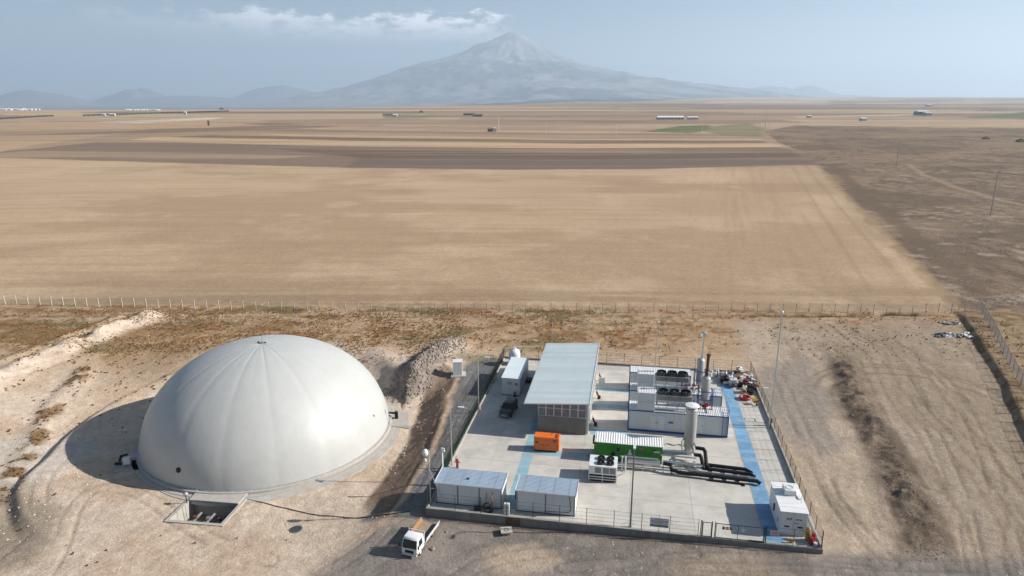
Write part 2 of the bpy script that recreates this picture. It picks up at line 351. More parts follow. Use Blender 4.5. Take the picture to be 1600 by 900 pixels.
    z = np.where(inyard > .98, np.minimum(z, -.35), z)
    # far country
    far = ss(Y, 500, 3000)
    u = X / (Y + 1.0)
    z = z + far * (fbm(X / 1500, Y / 900, 4, 41) - .5) * (4 + 14 * ss(Y, 2000, 6000)) + ss(Y, 300, 900) * 1.2 * (fbm(X / 260, Y / 180, 3, 43) - .5) + ss(Y, 170, 400) * 3.0 * ss(u, .3, .62) * (fbm(X / 60, Y / 60, 4, 44) - .45)
    ed = np.interp(u, [-.9, -.40, -.2, -.07, .02, .17, .27, .6], [2950, 2900, 3500, 4300, 5600, 8500, 13500, 16000]) * (1 + .1 * (fbm(X / 900, X / 900 + 3, 3, 45) - .5))
    z = z + 44 * ss(u, .15, .32) * ss(Y, 5000, 12500) * 1.0
    z = z - 175 * ss(Y, ed * .97, ed * 1.5)
    z = z + 190 * ss(Y, 33000, 46000)
    return z
# rows and columns of the sheet
rows = [-400, -150, -50, 0, 25, 38]
y_ = 46.0; near_rows = list(46.0 * (170 / 46.0) ** (np.arange(0, 401) / 400))
vv = np.arange(FPX * CAMH / 170 - .62, 1.2, -.62); far_rows = list(FPX * CAMH / vv) + [46000]
rows = np.array(rows + near_rows + far_rows)
inner = np.linspace(-1.12, 1.12, 601)
cols = np.concatenate([[-6, -3.5, -2.2, -1.6, -1.3], inner, [1.3, 1.6, 2.2, 3.5, 6]])
wd = .80 * np.maximum(rows, 46) + 9
GX = cols[None, :] * wd[:, None]; GY = np.repeat(rows[:, None], len(cols), 1)
GZ = gh(GX, GY)
# ------------------------------------------------------------------ ground colour (the soil itself, plus painted shade on the bank)
AL = .84
def C(r, g, b): return np.array(srgb(r, g, b, AL))
def paint(X, Y):
    sh = X.shape; ys = np.maximum(Y, 40)
    n1 = fbm(X / 9, Y / 9, 5, 51); n2 = fbm(X / 2.2, Y / 2.2, 4, 53); n3 = fbm(X / 30, Y / 22, 4, 55); n4 = fbm(X / .7, Y / .7, 3, 56)
    nfar = 1 - ss(Y, 170, 400)
    colr = np.zeros(sh + (3,)) + C(196, 172, 146)
    def put(c, m):
        m = np.clip(m, 0, 1)[..., None]; colr[:] = colr * (1 - m) + c * m
    def poly(pix, c, soft=.6, rag=0.0, strength=1.0, seed=0, z=0):
        p = [at(*q, z) for q in pix]
        Xd = X + rag * (fbm(X / (rag * 2 + 1), Y / (rag * 2 + 1), 3, 61 + seed) - .5) * 2 if rag else X
        Yd = Y + rag * (fbm(X / (rag * 2 + 1), Y / (rag * 2 + 1), 3, 71 + seed) - .5) * 2 if rag else Y
        d = polydist(Xd, Yd, p); m = (1 - ss(d, -soft, soft)) * strength; 
        if c is not None: put(c, m)
        return m
    a, b = toyard(X, Y)
    # --- scrub belt
    scr = ss(Y + 10 * (n1 - .5) + 7 * (n3 - .5), 113, 124)
    put(C(184, 156, 124), scr * .9)
    put(C(136, 106, 70), scr * ss(n2 * .6 + n1 * .4, .46, .58) * .9)
    put(C(206, 182, 150), scr * ss(n2, .6, .72) * .6)
    lw = 1 - ss(X, -30, -5)
    put(C(140, 112, 76), scr * ss(fbm(X / 12, Y / 5, 4, 57), .47, .62) * (.25 + .6 * lw))
    put(C(112, 108, 72), scr * ss(fbm(X / 10, Y / 4.5, 4, 59), .58, .70) * .7 * (1 - ss(X, 0, 40)))
    put(C(150, 96, 52), scr * ss(fbm(X / 7, Y / 2.5, 4, 63), .62, .72) * .6 * ss(Y, 122, 130))
    # --- light soil round the dome
    d = np.hypot(X - DC[0], Y - DC[1])
    sand = (1 - ss(d + 8 * (n1 - .5), 27, 33)) * (1 - ss(a, -6, -3))
    lf = (1 - ss(X, -22, -8)) * (1 - ss(Y + 8 * (n1 - .5), 106, 116))
    put(C(214, 194, 173), np.maximum(sand, lf))
    put(C(196, 170, 144), np.maximum(sand, lf) * ss(n1, .46, .62) * .6)
    put(C(222, 204, 182), np.maximum(sand, lf) * ss(n2, .55, .7) * .5)
    # pale hard pan on the far left
    poly([(-200, 690), (60, 655), (150, 668), (110, 700), (40, 742), (-200, 800)], C(206, 194, 180), 1.5, 2.0, .9, 2)
    # berm
    d = linedist(X, Y, BERM); put(C(220, 200, 180), (1 - ss(d, 2.6, 4.6)) * (1 - scr * 0.0)); put(C(150, 120, 86), (1 - ss(d, 3.0, 5.0)) * ss(n2, .6, .7) * .55)
    d = linedist(X + 5, Y, BERM); put(C(205, 178, 148), (1 - ss(d, 1, 2.4)) * .8)
    d = linedist(X, Y, RIDGE); put(C(134, 108, 76), (1 - ss(d, .6, 2.4)) * ss(n2, .38, .55) * .95)
    poly([(120, 640), (330, 560), (420, 500), (190, 520)], C(170, 138, 102), 3, 2.5, .45, 5)
    # darker, stony soil front left
    poly([(-60, 740), (60, 730), (75, 800), (50, 860), (-60, 880)], C(150, 136, 118), 2, 2.5, .75, 6)
    # --- open ground to the right of the yard
    rg = ss(a + 3 * (n1 - .5), 41, 45) * (1 - ss(Y + 8 * (n1 - .5), 128, 140))
    st = fbm((X - .30 * Y + 5 * fbm(X / 9, Y / 14, 2, 38)) / .9, (Y + .30 * X) / 10, 4, 65)
    put(C(174, 157, 138), rg)
    put(C(138, 122, 104), rg * ss(st, .48, .62) * .5)
    put(C(186, 168, 147), rg * ss(n1, .52, .66) * .7)
    put(C(158, 140, 116), rg * ss(X, 52, 66) * .55)
    put(C(196, 176, 154), rg * (1 - ss(a + 4 * (n1 - .5), 46, 54)) * .7)
    # tyre rings
    cx, cy = at(1450, 640)
    q = np.hypot((X - cx), (Y - cy) * .9)
    for rr in (13.0, 15.4, 16.6): put(C(128, 112, 90), rg * np.exp(-((q - rr + .8 * (n1 - .5)) / .35) ** 2) * .6 * ss(Y, cy - 4, cy + 4))
    for k, off in enumerate((3, 5.2, 8.5, 10.6, 14)): 
        gx = np.interp(Y, [p[1] for p in GULLY][::-1], [p[0] for p in GULLY][::-1])
        put(C(130, 113, 92), rg * np.exp(-((X - gx - off - 1.2 * (fbm(Y / 14 + k, Y * 0, 3, 66) - .5)) / .28) ** 2) * .55)
    # grey gravel beside the yard
    poly([(1182, 578), (1262, 566), (1292, 610), (1296, 690), (1262, 712), (1214, 668)], C(150, 141, 131), 1.8, 3.2, .75, 8)
    poly([(1285, 760), (1345, 790), (1350, 830), (1300, 826)], C(140, 128, 112), 1.2, 1.5, .5, 9)
    # gully
    d = linedist(X, Y, GULLY) + 1.2 * (n2 - .5)
    put(C(112, 97, 82), (1 - ss(d, 1.8, 3.8)) * (.75 + .5 * (n4 - .4)) * (1 - ss(Y, 112, 121)) * ss(Y, 58, 64))
    put(C(88, 76, 65), (1 - ss(d, .8, 2.0)) * ss(n4, .48, .62) * (1 - ss(Y, 110, 118)) * ss(Y, 66, 74))
    # --- gravel: road left of the yard and the front apron
    road = [yard(-6.9, -1), yard(-6.0, 6), yard(-5.0, 14), yard(-4.8, 28), yard(-5.8, 38), yard(-5.5, 44), yard(-2, 47), yard(.3, 44), yard(.3, 0)]
    dr = polydist(X + 1.0 * (n2 - .5) * 2, Y, road); put(C(128, 126, 125), 1 - ss(dr, -.1, 1.2))
    put(C(110, 104, 98), (1 - ss(dr, -.5, .6)) * ss(fbm(X / 3, Y / 5, 4, 67), .5, .62) * .6)
    dap = polydist(X + 4 * (n1 - .5), Y + 4 * (n1 - .5), [at(560, 820), at(655, 790), at(700, 790), (60, 58), (62, 44), (-26, 44), (-22, 56)])
    put(C(146, 138, 130), (1 - ss(dap, -2, 2)) * .95)
    put(C(128, 120, 112), (1 - ss(dap, -2, 2)) * ss(fbm(X / 4, Y / 2.4, 5, 68), .46, .6) * .7)
    put(C(196, 176, 154), (1 - ss(np.hypot((X - 1) / 1.5, Y - 61.3) + 2 * (n2 - .5), 1.5, 3.4)) * .8)
    put(C(186, 164, 140), (1 - ss(np.hypot((X - 22) / 1.0, Y - 57) + 5 * (n1 - .5), 2, 8)) * .6)
    for k, (y0, sl) in enumerate(((57.6, -.06), (59.2, -.055), (61.4, -.13))):
        put(C(124, 112, 98), np.exp(-((Y - y0 - sl * X - .5 * (fbm(X / 9, X * 0 + k, 2, 69) - .5)) / .22) ** 2) * ss(X, 8 + 4 * k, 20) * .55)
    put(C(120, 105, 92), (1 - ss(np.abs(b + .5), .2, 1.1)) * ss(a, -1, 1) * (1 - ss(a, 29, 34)) * .35)
    # bank below the road (brown soil, its shade painted in) and rock heap
    d_dome = np.hypot(X - DC[0], Y - DC[1]); phi = np.arctan2(Y - DC[1], X - DC[0])
    rt = np.interp(phi, [p[0] for p in TOE], [p[1] for p in TOE]); rc = np.interp(phi, [p[0] for p in CREST], [p[1] for p in CREST])
    brk = ss(d_dome - rt, -.6, .4) * (1 - ss(d_dome - rc, -.2, .5)) * ss(phi, CREST[0][0] - .02, CREST[0][0] + .10) * (phi < CREST[-1][0] + .1)
    put(C(200, 174, 148), ss(d_dome - rc, -.1, .3) * (1 - ss(d_dome - rc + 1.0 * (n2 - .5), .5, 1.3)) * (np.abs(phi) < 1.0) * .9)
    put(C(138, 114, 94), brk * .85)
    d = linedist(X, Y, HEAP); put(C(150, 138, 128), (1 - ss(d + 2 * (n2 - .5), 2.6, 5)) * .9); put(C(206, 190, 172), (1 - ss(np.hypot(X + 12, Y - 119) + 3 * (n1 - .5), 2, 5)) * .8)
    put(C(112, 110, 80), (1 - ss(np.hypot((X + 6.5) / 1.8, Y - 116) + 2.4 * (n2 - .5), 1.2, 2.6)) * .55)
    # belt between the fences: rubbish-dark line
    put(C(118, 96, 72), np.exp(-((Y - 140.5 - 1.2 * (fbm(X / 11, X * 0, 3, 72) - .5)) / .9) ** 2) * .6 * ss(n2, .36, .5))
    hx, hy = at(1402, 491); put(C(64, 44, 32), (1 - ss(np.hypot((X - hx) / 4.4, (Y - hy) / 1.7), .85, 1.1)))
    put(C(86, 62, 46), np.exp(-((X - 62) / 14) ** 4 - ((Y - 140.0 - .6 * (n1 - .5)) / .5) ** 2) * .9)
    # right side strip beyond the bank
    bx = np.interp(Y, [p[1] for p in BANK][::-1], [p[0] for p in BANK][::-1])
    rb = ss(X - bx + 2 * (n2 - .5), -.6, .4) * (1 - ss(Y, 142, 150)); put(C(160, 136, 104), rb * .8); put(C(124, 98, 68), rb * ss(n2, .48, .6) * .8)
    rb = ss(X - bx - 12 + 5 * (n1 - .5), -2, 4) * (1 - ss(Y, 142, 150)); put(C(128, 110, 90), rb * .85)
    # --- beyond the back fence: the country
    c0 = ss(Y, 148.5, 150.5)
    far1 = fbm(X / 420, Y / 260, 4, 81); far2 = fbm(X / 1400, Y / 420, 4, 83)
    put(C(168, 143, 117), c0)
    put(C(138, 119, 103), c0 * ss(Y, 1400, 2600) * ss(far2, .45, .55))
    put(C(184, 160, 130), c0 * ss(Y, 1400, 2600) * (1 - ss(X / (Y + 1), 0, .3)) * ss(far2, .36, .46) * .8)
    # patchwork in the distance
    for k in range(2):
        ux = np.floor((X + 900 * k) / (700 + 300 * k) + .6 * vn(np.floor(Y / 330), Y * 0, 5)); uy = np.floor(Y / (210 + 130 * k)); hv = _h(ux, uy, 91 + k)
        fm = ss(Y, 900, 1300) * c0
        put(C(192, 168, 138), fm * (hv > .72) * .62); put(C(124, 107, 93), fm * (hv < .30) * .55)
    put(C(196, 180, 160), ss(Y, 4200, 6000) * (1 - ss(np.abs(X / (Y + 1) - .33), .08, .2)) * (fbm(X / 1500, Y / 700, 3, 85) > .5) * .5)
    # stubble field
    FIELD = [(-400, 470), (-400, 238), (0, 247), (250, 254), (540, 262), (800, 265), (1000, 264), (1275, 258), (1300, 285), (1365, 350), (1440, 425), (1488, 474), (1520, 487)]
    fs = 1.0
    m = poly(FIELD, C(193, 167, 136), fs, 1.0, 1, 10)
    rw = fbm(X / 55, (Y + .00028 * (X + 50) ** 2) / 2.6, 4, 87); rw2 = fbm(X / 160, (Y + .00028 * (X + 50) ** 2) / 13, 4, 88)
    rightrows = ss(X / (Y + 1), .18, .34); rr_ = fbm((X - .30 * Y) / 1.6, Y / 60, 4, 89); row = lerp(rw, .5 + (rr_ - .5) * .8, rightrows)
    put(C(196, 170, 140), m * ss(rw2, .46, .62) * .45); put(C(170, 143, 115), m * ss(row, .5, .66) * .38); put(C(198, 174, 145), m * ss(row, .54, .3) * .22)
    put(C(168, 141, 113), m * ss(fbm(X / 70, Y / 45, 6, 90, .6), .47, .66) * .6); put(C(160, 134, 107), m * ss(fbm(X / 120 + 3, Y / 160, 4, 92), .5, .66) * .4 * ss(X, -60, 60)); put(C(202, 177, 148), m * ss(fbm(X / 24, Y / 30, 5, 91, .6), .56, .7) * .4)
    put(C(150, 128, 104), m * (1 - ss(Y, 152, 176)) * ss(rw, .40, .55) * .5)
    for ko in (0, 1):
        put(C(148, 120, 92), m * np.exp(-((polydist(X, Y, [at(*q) for q in FIELD]) + 7 + 9 * ko) / .8) ** 2) * .4 * ss(X, 60, 110))
    # bands behind it   (list of outlines on the level ground)
    S = 3.0
    bands = [
     ([(-300, 240), (40, 234), (150, 222), (330, 224), (560, 229), (900, 232), (1215, 230), (1262, 240), (1290, 256), (1000, 264), (800, 265), (540, 262), (250, 254), (0, 246)], (132, 113, 97), 4),
     ([(560, 246), (1290, 250), (1275, 258), (1000, 264), (800, 265), (540, 262)], (118, 103, 92), 3),
     ([(420, 232), (1000, 240), (1240, 238), (1255, 246), (900, 250), (560, 246)], (112, 93, 78), 3),
     ([(240, 214), (400, 216.5), (560, 220), (900, 225), (1200, 224), (1228, 227), (1215, 229.8), (900, 231.8), (560, 228.5), (330, 223.5), (200, 218.5)], (200, 172, 136), 2.5),
     ([(260, 213.5), (330, 211), (640, 216.5), (900, 219.3), (1190, 219), (1200, 223.7), (900, 224.6), (560, 219.6), (400, 216)], (126, 106, 89), 2.5),
     ([(400, 209), (640, 212.5), (900, 216.5), (1190, 216.8), (1190, 218.8), (900, 219.1), (640, 216.3), (450, 212)], (196, 168, 134), 2.5),
     ([(20, 211), (200, 205), (310, 197), (420, 192), (560, 196), (420, 203), (250, 208)], (134, 112, 92), 5),
     ([(-100, 246), (40, 236), (250, 238), (500, 244), (420, 248), (200, 246)], (168, 144, 118), 5),
     ([(330, 204), (520, 200), (1000, 206), (1150, 212), (900, 211), (600, 208)], (150, 127, 107), 5),
     ([(-200, 240), (0, 238), (70, 224), (200, 208), (60, 212), (-200, 218)], (188, 160, 128), 5),
     ([(0, 192), (260, 189), (420, 196), (300, 200), (0, 206)], (184, 156, 126), 8),
     ([(470, 200), (900, 205), (1180, 207), (1180, 209), (900, 208), (500, 202)], (188, 162, 132), 5),
     ([(400, 188), (640, 186), (900, 190), (1000, 198), (700, 200), (480, 196)], (160, 136, 114), 8),
     ([(600, 195), (1000, 197), (1010, 199), (600, 197)], (184, 160, 134), 8),
     ([(1005, 206), (1060, 197), (1105, 195), (1120, 202), (1080, 208)], (92, 106, 62), 8),
     ([(1100, 205), (1120, 196), (1170, 193), (1195, 200), (1190, 214), (1130, 212)], (132, 124, 92), 6),
     ([(600, 178), (700, 181), (660, 184), (600, 185)], (128, 126, 96), 10),
     ([(1500, 184), (1600, 175), (1700, 180), (1700, 187), (1600, 186)], (96, 108, 74), 15),
     ([(1240, 182), (1440, 178), (1420, 181), (1250, 184)], (196, 176, 150), 12),
     ([(0, 178), (100, 176), (330, 181), (250, 183), (0, 180)], (196, 168, 132), 12),
     ([(150, 191), (330, 184), (350, 184), (330, 187), (220, 192)], (214, 200, 180), 3),
    ]
    for k, (p, c, so) in enumerate(bands): poly(p, C(*c), so, so * .8, .92, 20 + k)
    bm = ss(Y, 440, 520) * (1 - ss(Y, 1300, 2500)); put(C(100, 86, 76), bm * ss(fbm(X / 260, Y / 7, 4, 93), .52, .66) * .35); put(C(190, 165, 135), bm * ss(fbm(X / 300, Y / 9, 4, 94), .6, .72) * .3)
    # rough ground right of the field
    RG = [(1275, 256), (1255, 238), (1215, 222), (1195, 205), (1240, 196), (1900, 205), (1900, 480), (1520, 485), (1488, 474), (1440, 425), (1365, 350), (1300, 285)]
    m = poly(RG, C(132, 112, 92), 1.4, 3, 1, 50); rgn = fbm(X / 3.2, Y / 5, 5, 151, .65); put(C(92, 78, 64), m * ss(rgn, .52, .66) * .7 * (1 - ss(Y, 500, 1100))); put(C(158, 138, 114), m * ss(rgn, .46, .34) * .55 * (1 - ss(Y, 500, 1100)))
    put(C(108, 91, 75), m * ss(fbm(X / 26, Y / 26, 5, 95), .46, .6) * .7); put(C(148, 126, 102), m * ss(fbm(X / 60, Y / 40, 4, 96), .54, .66) * .6)
    pale = ss(fbm(X / 5.5, Y / 4, 5, 97, .6), .60, .68) * ss(fbm(X / 45, Y / 45, 3, 98), .44, .58)
    put(C(174, 160, 142), m * pale * (1 - ss(Y, 350, 650)) * .6)
    put(C(170, 146, 118), m * np.exp(-(linedist(X, Y, [at(1420, 258), at(1450, 275), at(1500, 295), at(1560, 312), at(1640, 330)]) / 2.2) ** 2) * .7)
    dd_ = linedist(X, Y, [at(1277, 258), at(1302, 286), at(1366, 350), at(1442, 425), at(1490, 474)])
    put(C(112, 94, 76), m * (1 - ss(np.abs(dd_ - 9 + 4 * (n1 - .5)), 2, 5)) * .8); put(C(170, 144, 112), (1 - ss(dd_ + 2 * (n2 - .5), .8, 2.6)) * .6)
    put(C(180, 168, 152), m * .6 * (1 - ss(np.hypot((X - 118) / 2.2, Y - 152) + 6 * (n1 - .5), 2, 7)) * ss(n4, .5, .62))
    rt_ = ruts(X, Y) * (1 - ss(-a, -.5, .5) * 0); iny = (a > -.5) & (a < 42.8) & (b > -.4) & (b < 48.2); rt_ = np.where(iny, 0, rt_)
    colr *= (1 - .24 * rt_ * (.6 + .8 * (n4 - .3)))[..., None]
    # overall mottling
    k = 1 + nfar * (.16 * (n2 - .5) + .22 * (n4 - .5) + .10 * (n1 - .5)) + (1 - nfar) * .12 * (fbm(X / 90, Y / 60, 4, 99) - .5)
    return np.clip(colr * k[..., None], .01, .9)
GC = paint(GX, GY)
low = ss(GY, 3200, 3400) * ss(-GZ, 60, 140)
GC = GC * (1 - low[..., None]) + np.array(srgb(120, 118, 116, AL)) * low[..., None]
def grid_mesh(name, X, Y, Z, m, colors=None):
    r, c = X.shape; me = bpy.data.meshes.new(name); me.vertices.add(r * c)
    me.vertices.foreach_set('co', np.stack([X, Y, Z], -1).astype(np.float32).ravel())
    i = np.arange(r * c).reshape(r, c); q = np.stack([i[:-1, :-1], i[:-1, 1:], i[1:, 1:], i[1:, :-1]], -1).reshape(-1, 4)
    me.loops.add(q.size); me.loops.foreach_set('vertex_index', q.ravel().astype(np.int32))
    me.polygons.add(len(q)); me.polygons.foreach_set('loop_start', (np.arange(len(q)) * 4).astype(np.int32)); me.polygons.foreach_set('loop_total', np.full(len(q), 4, np.int32))
    me.update(calc_edges=True)
    if colors is not None:
        at_ = me.color_attributes.new('soil', 'FLOAT_COLOR', 'POINT'); cc = np.ones((r * c, 4), np.float32); cc[:, :3] = colors.reshape(-1, 3); at_.data.foreach_set('color', cc.ravel())
    me.materials.append(m); me.shade_smooth(); return me
def soil_mat(name, fine=True):
    m = bpy.data.materials.new(name); m.use_nodes = True; t = m.node_tree; p = t.nodes['Principled BSDF']; n_, l_ = t.nodes.new, t.links.new
    at_ = n_('ShaderNodeAttribute'); at_.attribute_name = 'soil'; o = at_.outputs['Color']
    geo = n_('ShaderNodeNewGeometry')
    def nz(scale, det=5, rg=.6):
        x = n_('ShaderNodeTexNoise'); x.inputs['Scale'].default_value = scale; x.inputs['Detail'].default_value = det; x.inputs['Roughness'].default_value = rg; l_(geo.outputs['Position'], x.inputs['Vector']); return x.outputs[0]
    def mulr(o, f, a, b, lo, hi):
        r_ = n_('ShaderNodeMapRange'); l_(f, r_.inputs[0]); r_.inputs[1].default_value = a; r_.inputs[2].default_value = b; r_.inputs[3].default_value = lo; r_.inputs[4].default_value = hi
        x = n_('ShaderNodeMix'); x.data_type = 'RGBA'; x.blend_type = 'MULTIPLY'; x.inputs[0].default_value = 1; l_(o, x.inputs[6]); l_(r_.outputs[0], x.inputs[7]); return x.outputs[2]
    if fine:
        o = mulr(o, nz(1.1, 8, .7), .3, .7, .80, 1.17); o = mulr(o, nz(5.5, 4, .75), .3, .7, .78, 1.22)
        b1 = nz(3.0, 8, .75); bu = n_('ShaderNodeBump'); bu.inputs['Distance'].default_value = .26; bu.inputs['Strength'].default_value = .8; l_(b1, bu.inputs['Height']); l_(bu.outputs[0], p.inputs['Normal'])
    else:
        o = mulr(o, nz(.0011, 6, .55), .35, .65, .86, 1.14)
    l_(o, p.inputs['Base Color']); p.inputs['Roughness'].default_value = .95; p.inputs['Specular IOR Level'].default_value = .15
    return m
M['soil'] = soil_mat('soil')
M['rock_far'] = soil_mat('mountain_rock', False)
ground = obj('ground', grid_mesh('ground', GX, GY, GZ, M['soil'], GC), kind='structure')
def g1(x, y): return float(gh(np.array([x]), np.array([y]))[0])

# ------------------------------------------------------------------ mountain and hills
def relief(name, x0, x1, y0, y1, nx, ny, hf, cf):
    X, Y = np.meshgrid(np.linspace(x0, x1, nx), np.linspace(y0, y1, ny)); Z = hf(X, Y)
    return obj(name, grid_mesh(name, X, Y, Z, M['rock_far'], cf(X, Y, Z)), kind='structure')
YM = 24000.; U = YM / FPX * .985                                      # metres per photo pixel at that distance
def mountain_h(X, Y):
    dx = X / U; dy = (Y - YM) / U; r = np.hypot(dx, dy * 1.1) ; th = np.arctan2(dy, dx)
    R_ = np.interp(r, [0, 8, 18, 32, 55, 72, 100, 130, 200, 300, 420, 560], [95, 94, 90, 81, 69, 60, 50, 42, 31, 21, 10, -2])
    L_ = np.interp(r, [0, 8, 18, 32, 55, 72, 100, 130, 165, 210, 260, 340, 450], [95, 94, 89, 81, 73, 65, 56, 49, 42, 28, 15, 4, -2])
    w_ = ss(np.cos(th), -.35, .35); P = L_ * (1 - w_) + R_ * w_
    rid = 1 - np.abs(2 * fbm(th * 3.2 + 4, r / 85, 5, 101, .6) - 1)
    n = (rid - .68) * 9 * ss(r, 8, 60) * (1 - ss(r, 260, 420)) + (fbm(dx / 26, dy / 26, 5, 103, .6) - .5) * 8 * ss(r, 12, 60) * (1 - ss(r, 330, 520)) + (fbm(dx / 4, dy / 4, 3, 105) - .5) * 2 * ss(r, 5, 30)
    return (P + n) * U - 170 * ss(r, 60, 400) + 20
def mountain_c(X, Y, Z):
    h = (Z / U); n = fbm(X / 900, Y / 900, 5, 107)
    c = np.array(srgb(140, 137, 136, AL)) * np.ones(X.shape + (1,)); dk = np.array(srgb(78, 84, 80, AL))
    m = (ss(h, 60, 44) * ss(n, .38, .56) * ss(X / U, -260, 40)) * .95; c = c * (1 - m[..., None]) + dk * m[..., None]
    s_ = (ss(h, 50, 66) * ss(fbm(X / 500, Y / 1500, 4, 108), .52, .62) * .08)[..., None]; c = c * (1 - s_) + np.array(srgb(214, 208, 200, AL)) * s_
    return c
relief('mountain', -11500, 13500, 15500, 34000, 420, 260, mountain_h, mountain_c)
def hill_obj(px, wpx, hpx, dist, seed, dark=(92, 92, 94)):
    Uh = dist / FPX * .98; cx = (px - 800) * Uh; hw = wpx * Uh
    base = -178
    def hf(X, Y):
        r = np.hypot((X - cx) / hw, (Y - dist) / (hw * .8)); n = fbm((X - cx) / hw * 2.2 + seed, (Y - dist) / hw * 2.2, 5, seed)
        return base + (hpx * Uh + 45 - base) * np.clip(1 - ss(r, 0, 1), 0, 1) ** .9 * (.55 + .85 * n) * 1.0
    relief('hill', cx - hw * 1.1, cx + hw * 1.1, dist - hw, dist + hw, 110, 70, hf, lambda X, Y, Z: np.array(srgb(*dark, AL)) * (.8 + .4 * fbm(X / hw * 5, Y / hw * 5, 4, seed + 1))[..., None])
for k, a_ in enumerate([(60, 120, 9, 19000), (-60, 160, 1, 21000), (222, 80, 17, 22500), (300, 190, 1, 22500), (445, 110, 15, 25500), (560, 160, 3, 27000), (360, 200, 0, 25500), (700, 170, 3, 21500), (850, 140, 2, 21500),
                        (1140, 120, 13, 27000), (1200, 110, 14, 27500), (1255, 100, 12, 27500), (1100, 170, 10, 26500), (1310, 160, 5, 27000)]):
    hill_obj(*a_, 200 + 7 * k, (124, 124, 126) if k < 9 else (124, 124, 126))

# ------------------------------------------------------------------ concrete yard
yo = obj('concrete_yard', None, None, (*yard(0, 0), 0), -TH, kind='structure')
MB().box(.12, .12, -.6, 42.08, 47.6, -.03).build('yard_base', M['joint'], yo)
A_ = [.14, 5.0, 10.06, 16.4, 22.6, 29.6, 36.72]; B_ = [.14, 6.0, 11.9, 17.8, 23.7, 29.6, 35.5, 41.4, 47.58]
cache = {}
def slab_piece(a0, b0, a1, b1, g, name, m, z0, z1, parent):
    k = (round(a1 - a0, 3), round(b1 - b0, 3), g, name, m.name)
    if k not in cache: cache[k] = MB().cbox(g, g, z0, a1 - a0 - g, b1 - b0 - g, z1, .008).mesh(name, m)
    return obj(name, cache[k], parent, (a0, b0, 0))
for i in range(len(A_) - 1):
    for j in range(len(B_) - 1): slab_piece(A_[i], B_[j], A_[i+1], B_[j+1], .011, 'slab_panel', M['slab'], -.03, 0, yo)
for (a0, a1) in ((36.72, 42.06),):
    n = 16
    for j in range(n): slab_piece(a0, .14 + 47.44 / n * j, a1, .14 + 47.44 / n * (j + 1), .02, 'slab_panel', M['slab'], -.03, 0, yo)
def path(a0, b0, a1, b1, m, name='painted_path_panel', st=1.0):
    ln = (b1 - b0) if (b1 - b0) > (a1 - a0) else (a1 - a0); n = max(1, round(ln / st))
    for i in range(n):
        if (b1 - b0) > (a1 - a0): slab_piece(a0, b0 + ln / n * i, a1, b0 + ln / n * (i + 1), .012, name, m, .002, .012, yo)
        else: slab_piece(a0 + ln / n * i, b0, a0 + ln / n * (i + 1), b1, .012, name, m, .002, .012, yo)
path(36.80, .3, 38.60, 46.6, M['blue_r']); path(8.66, 1.6, 10.02, 45.5, M['blue_l'])
path(10.03, 14.3, 17.9, 15.75, M['blue_l']); path(16.9, 21.2, 22.1, 22.9, M['blue_l']); path(16.9, 30.0, 22.1, 31.4, M['blue_l']); path(16.9, 36.2, 22.1, 37.5, M['blue_l'])
# drainage covers in the right strip
for k, (a0, b0) in enumerate(((38.75, 29.05), (40.2, 29.05))):
    m = MB(); 
    for q in ((0, 0, 1.4, .06), (0, 1.1, 1.4, 1.16), (0, .06, .06, 1.1), (1.34, .06, 1.4, 1.1)): m.box(q[0], q[1], .001, q[2], q[3], .016)
    t = thing('manhole_cover', ['square dark-framed concrete hatch in the right-hand slab strip, the one with a lifting ring', 'square dark-framed concrete hatch in the slab strip, the one touching the right-hand wall'][k], 'manhole cover', (a0, b0), 0, group='hatches in the right-hand slab strip')
    m.build('frame', M['dark'], t)
    MB().box(.07, .07, .001, 1.33, 1.09, .010).build('lid', M['slab'], t)
    if k == 0: MB().lathe([(.1, .011), (.1, .02), (.06, .02), (.06, .011)], 12, .6, .55).build('ring', M['dark'], t)
# ------------------------------------------------------------------ walls round the yard
def wall(name, label, cat, pieces, m, hoist=None):
    t = thing(name, label, cat, (0, 0), 0)
    for k, (x0, y0, z0, x1, y1, z1) in enumerate(pieces): MB().cbox(x0, y0, z0, x1, y1, z1, .02).build('wall_block', m, t)
    return t
fp = []
brk = [-.15, 5.2, 10.6, 16.0, 21.4, 26.8, 30.0]
for i in range(6): fp.append((brk[i] + .008, -.16, -1.5, brk[i+1] - .008, .11, .10))
w1 = wall('retaining_wall', 'low grey concrete retaining wall along the front of the yard, stained dark', 'wall', fp, M['concrete_dark'])
MB().box(-.15, -.19, .10, 30.0, .13, .135).build('coping', M['concrete'], w1)
MB().cbox(9.05, -.175, -1.3, 10.7, -.162, .06, .004).build('brick_patch', mat('brown_stained_concrete', srgb(120, 92, 68, .7), .9, 0, .25, 2), w1, label='brown stained stretch of the wall')
wall('retaining_wall', 'low dark concrete kerb wall under the front gate at the right corner of the yard', 'wall', [(30.02, -.16, -1.5, 36.6, .11, .04), (36.62, -.16, -1.5, 42.35, .11, .06)], M['concrete_dark'])
wall('kerb_wall', 'pale kerb wall along the left side of the yard beside the gravel road', 'wall', [(-.16, y, -1.3, .13, y + 5.87, .22) for y in np.arange(.13, 47, 5.9)], M['concrete'])
wall('kerb_wall', 'pale kerb wall along the right side of the yard, its shadow on the slab strip', 'wall', [(42.08, y, -1.3, 42.34, y + 5.87, .42) for y in np.arange(.13, 47, 5.9)], M['concrete'])
wall('kerb_wall', 'low dark kerb wall along the back of the yard', 'wall', [(x, 47.62, -1.3, x + 5.99, 47.86, .26) for x in np.arange(-.1, 42, 6.02)], M['concrete_dark'])
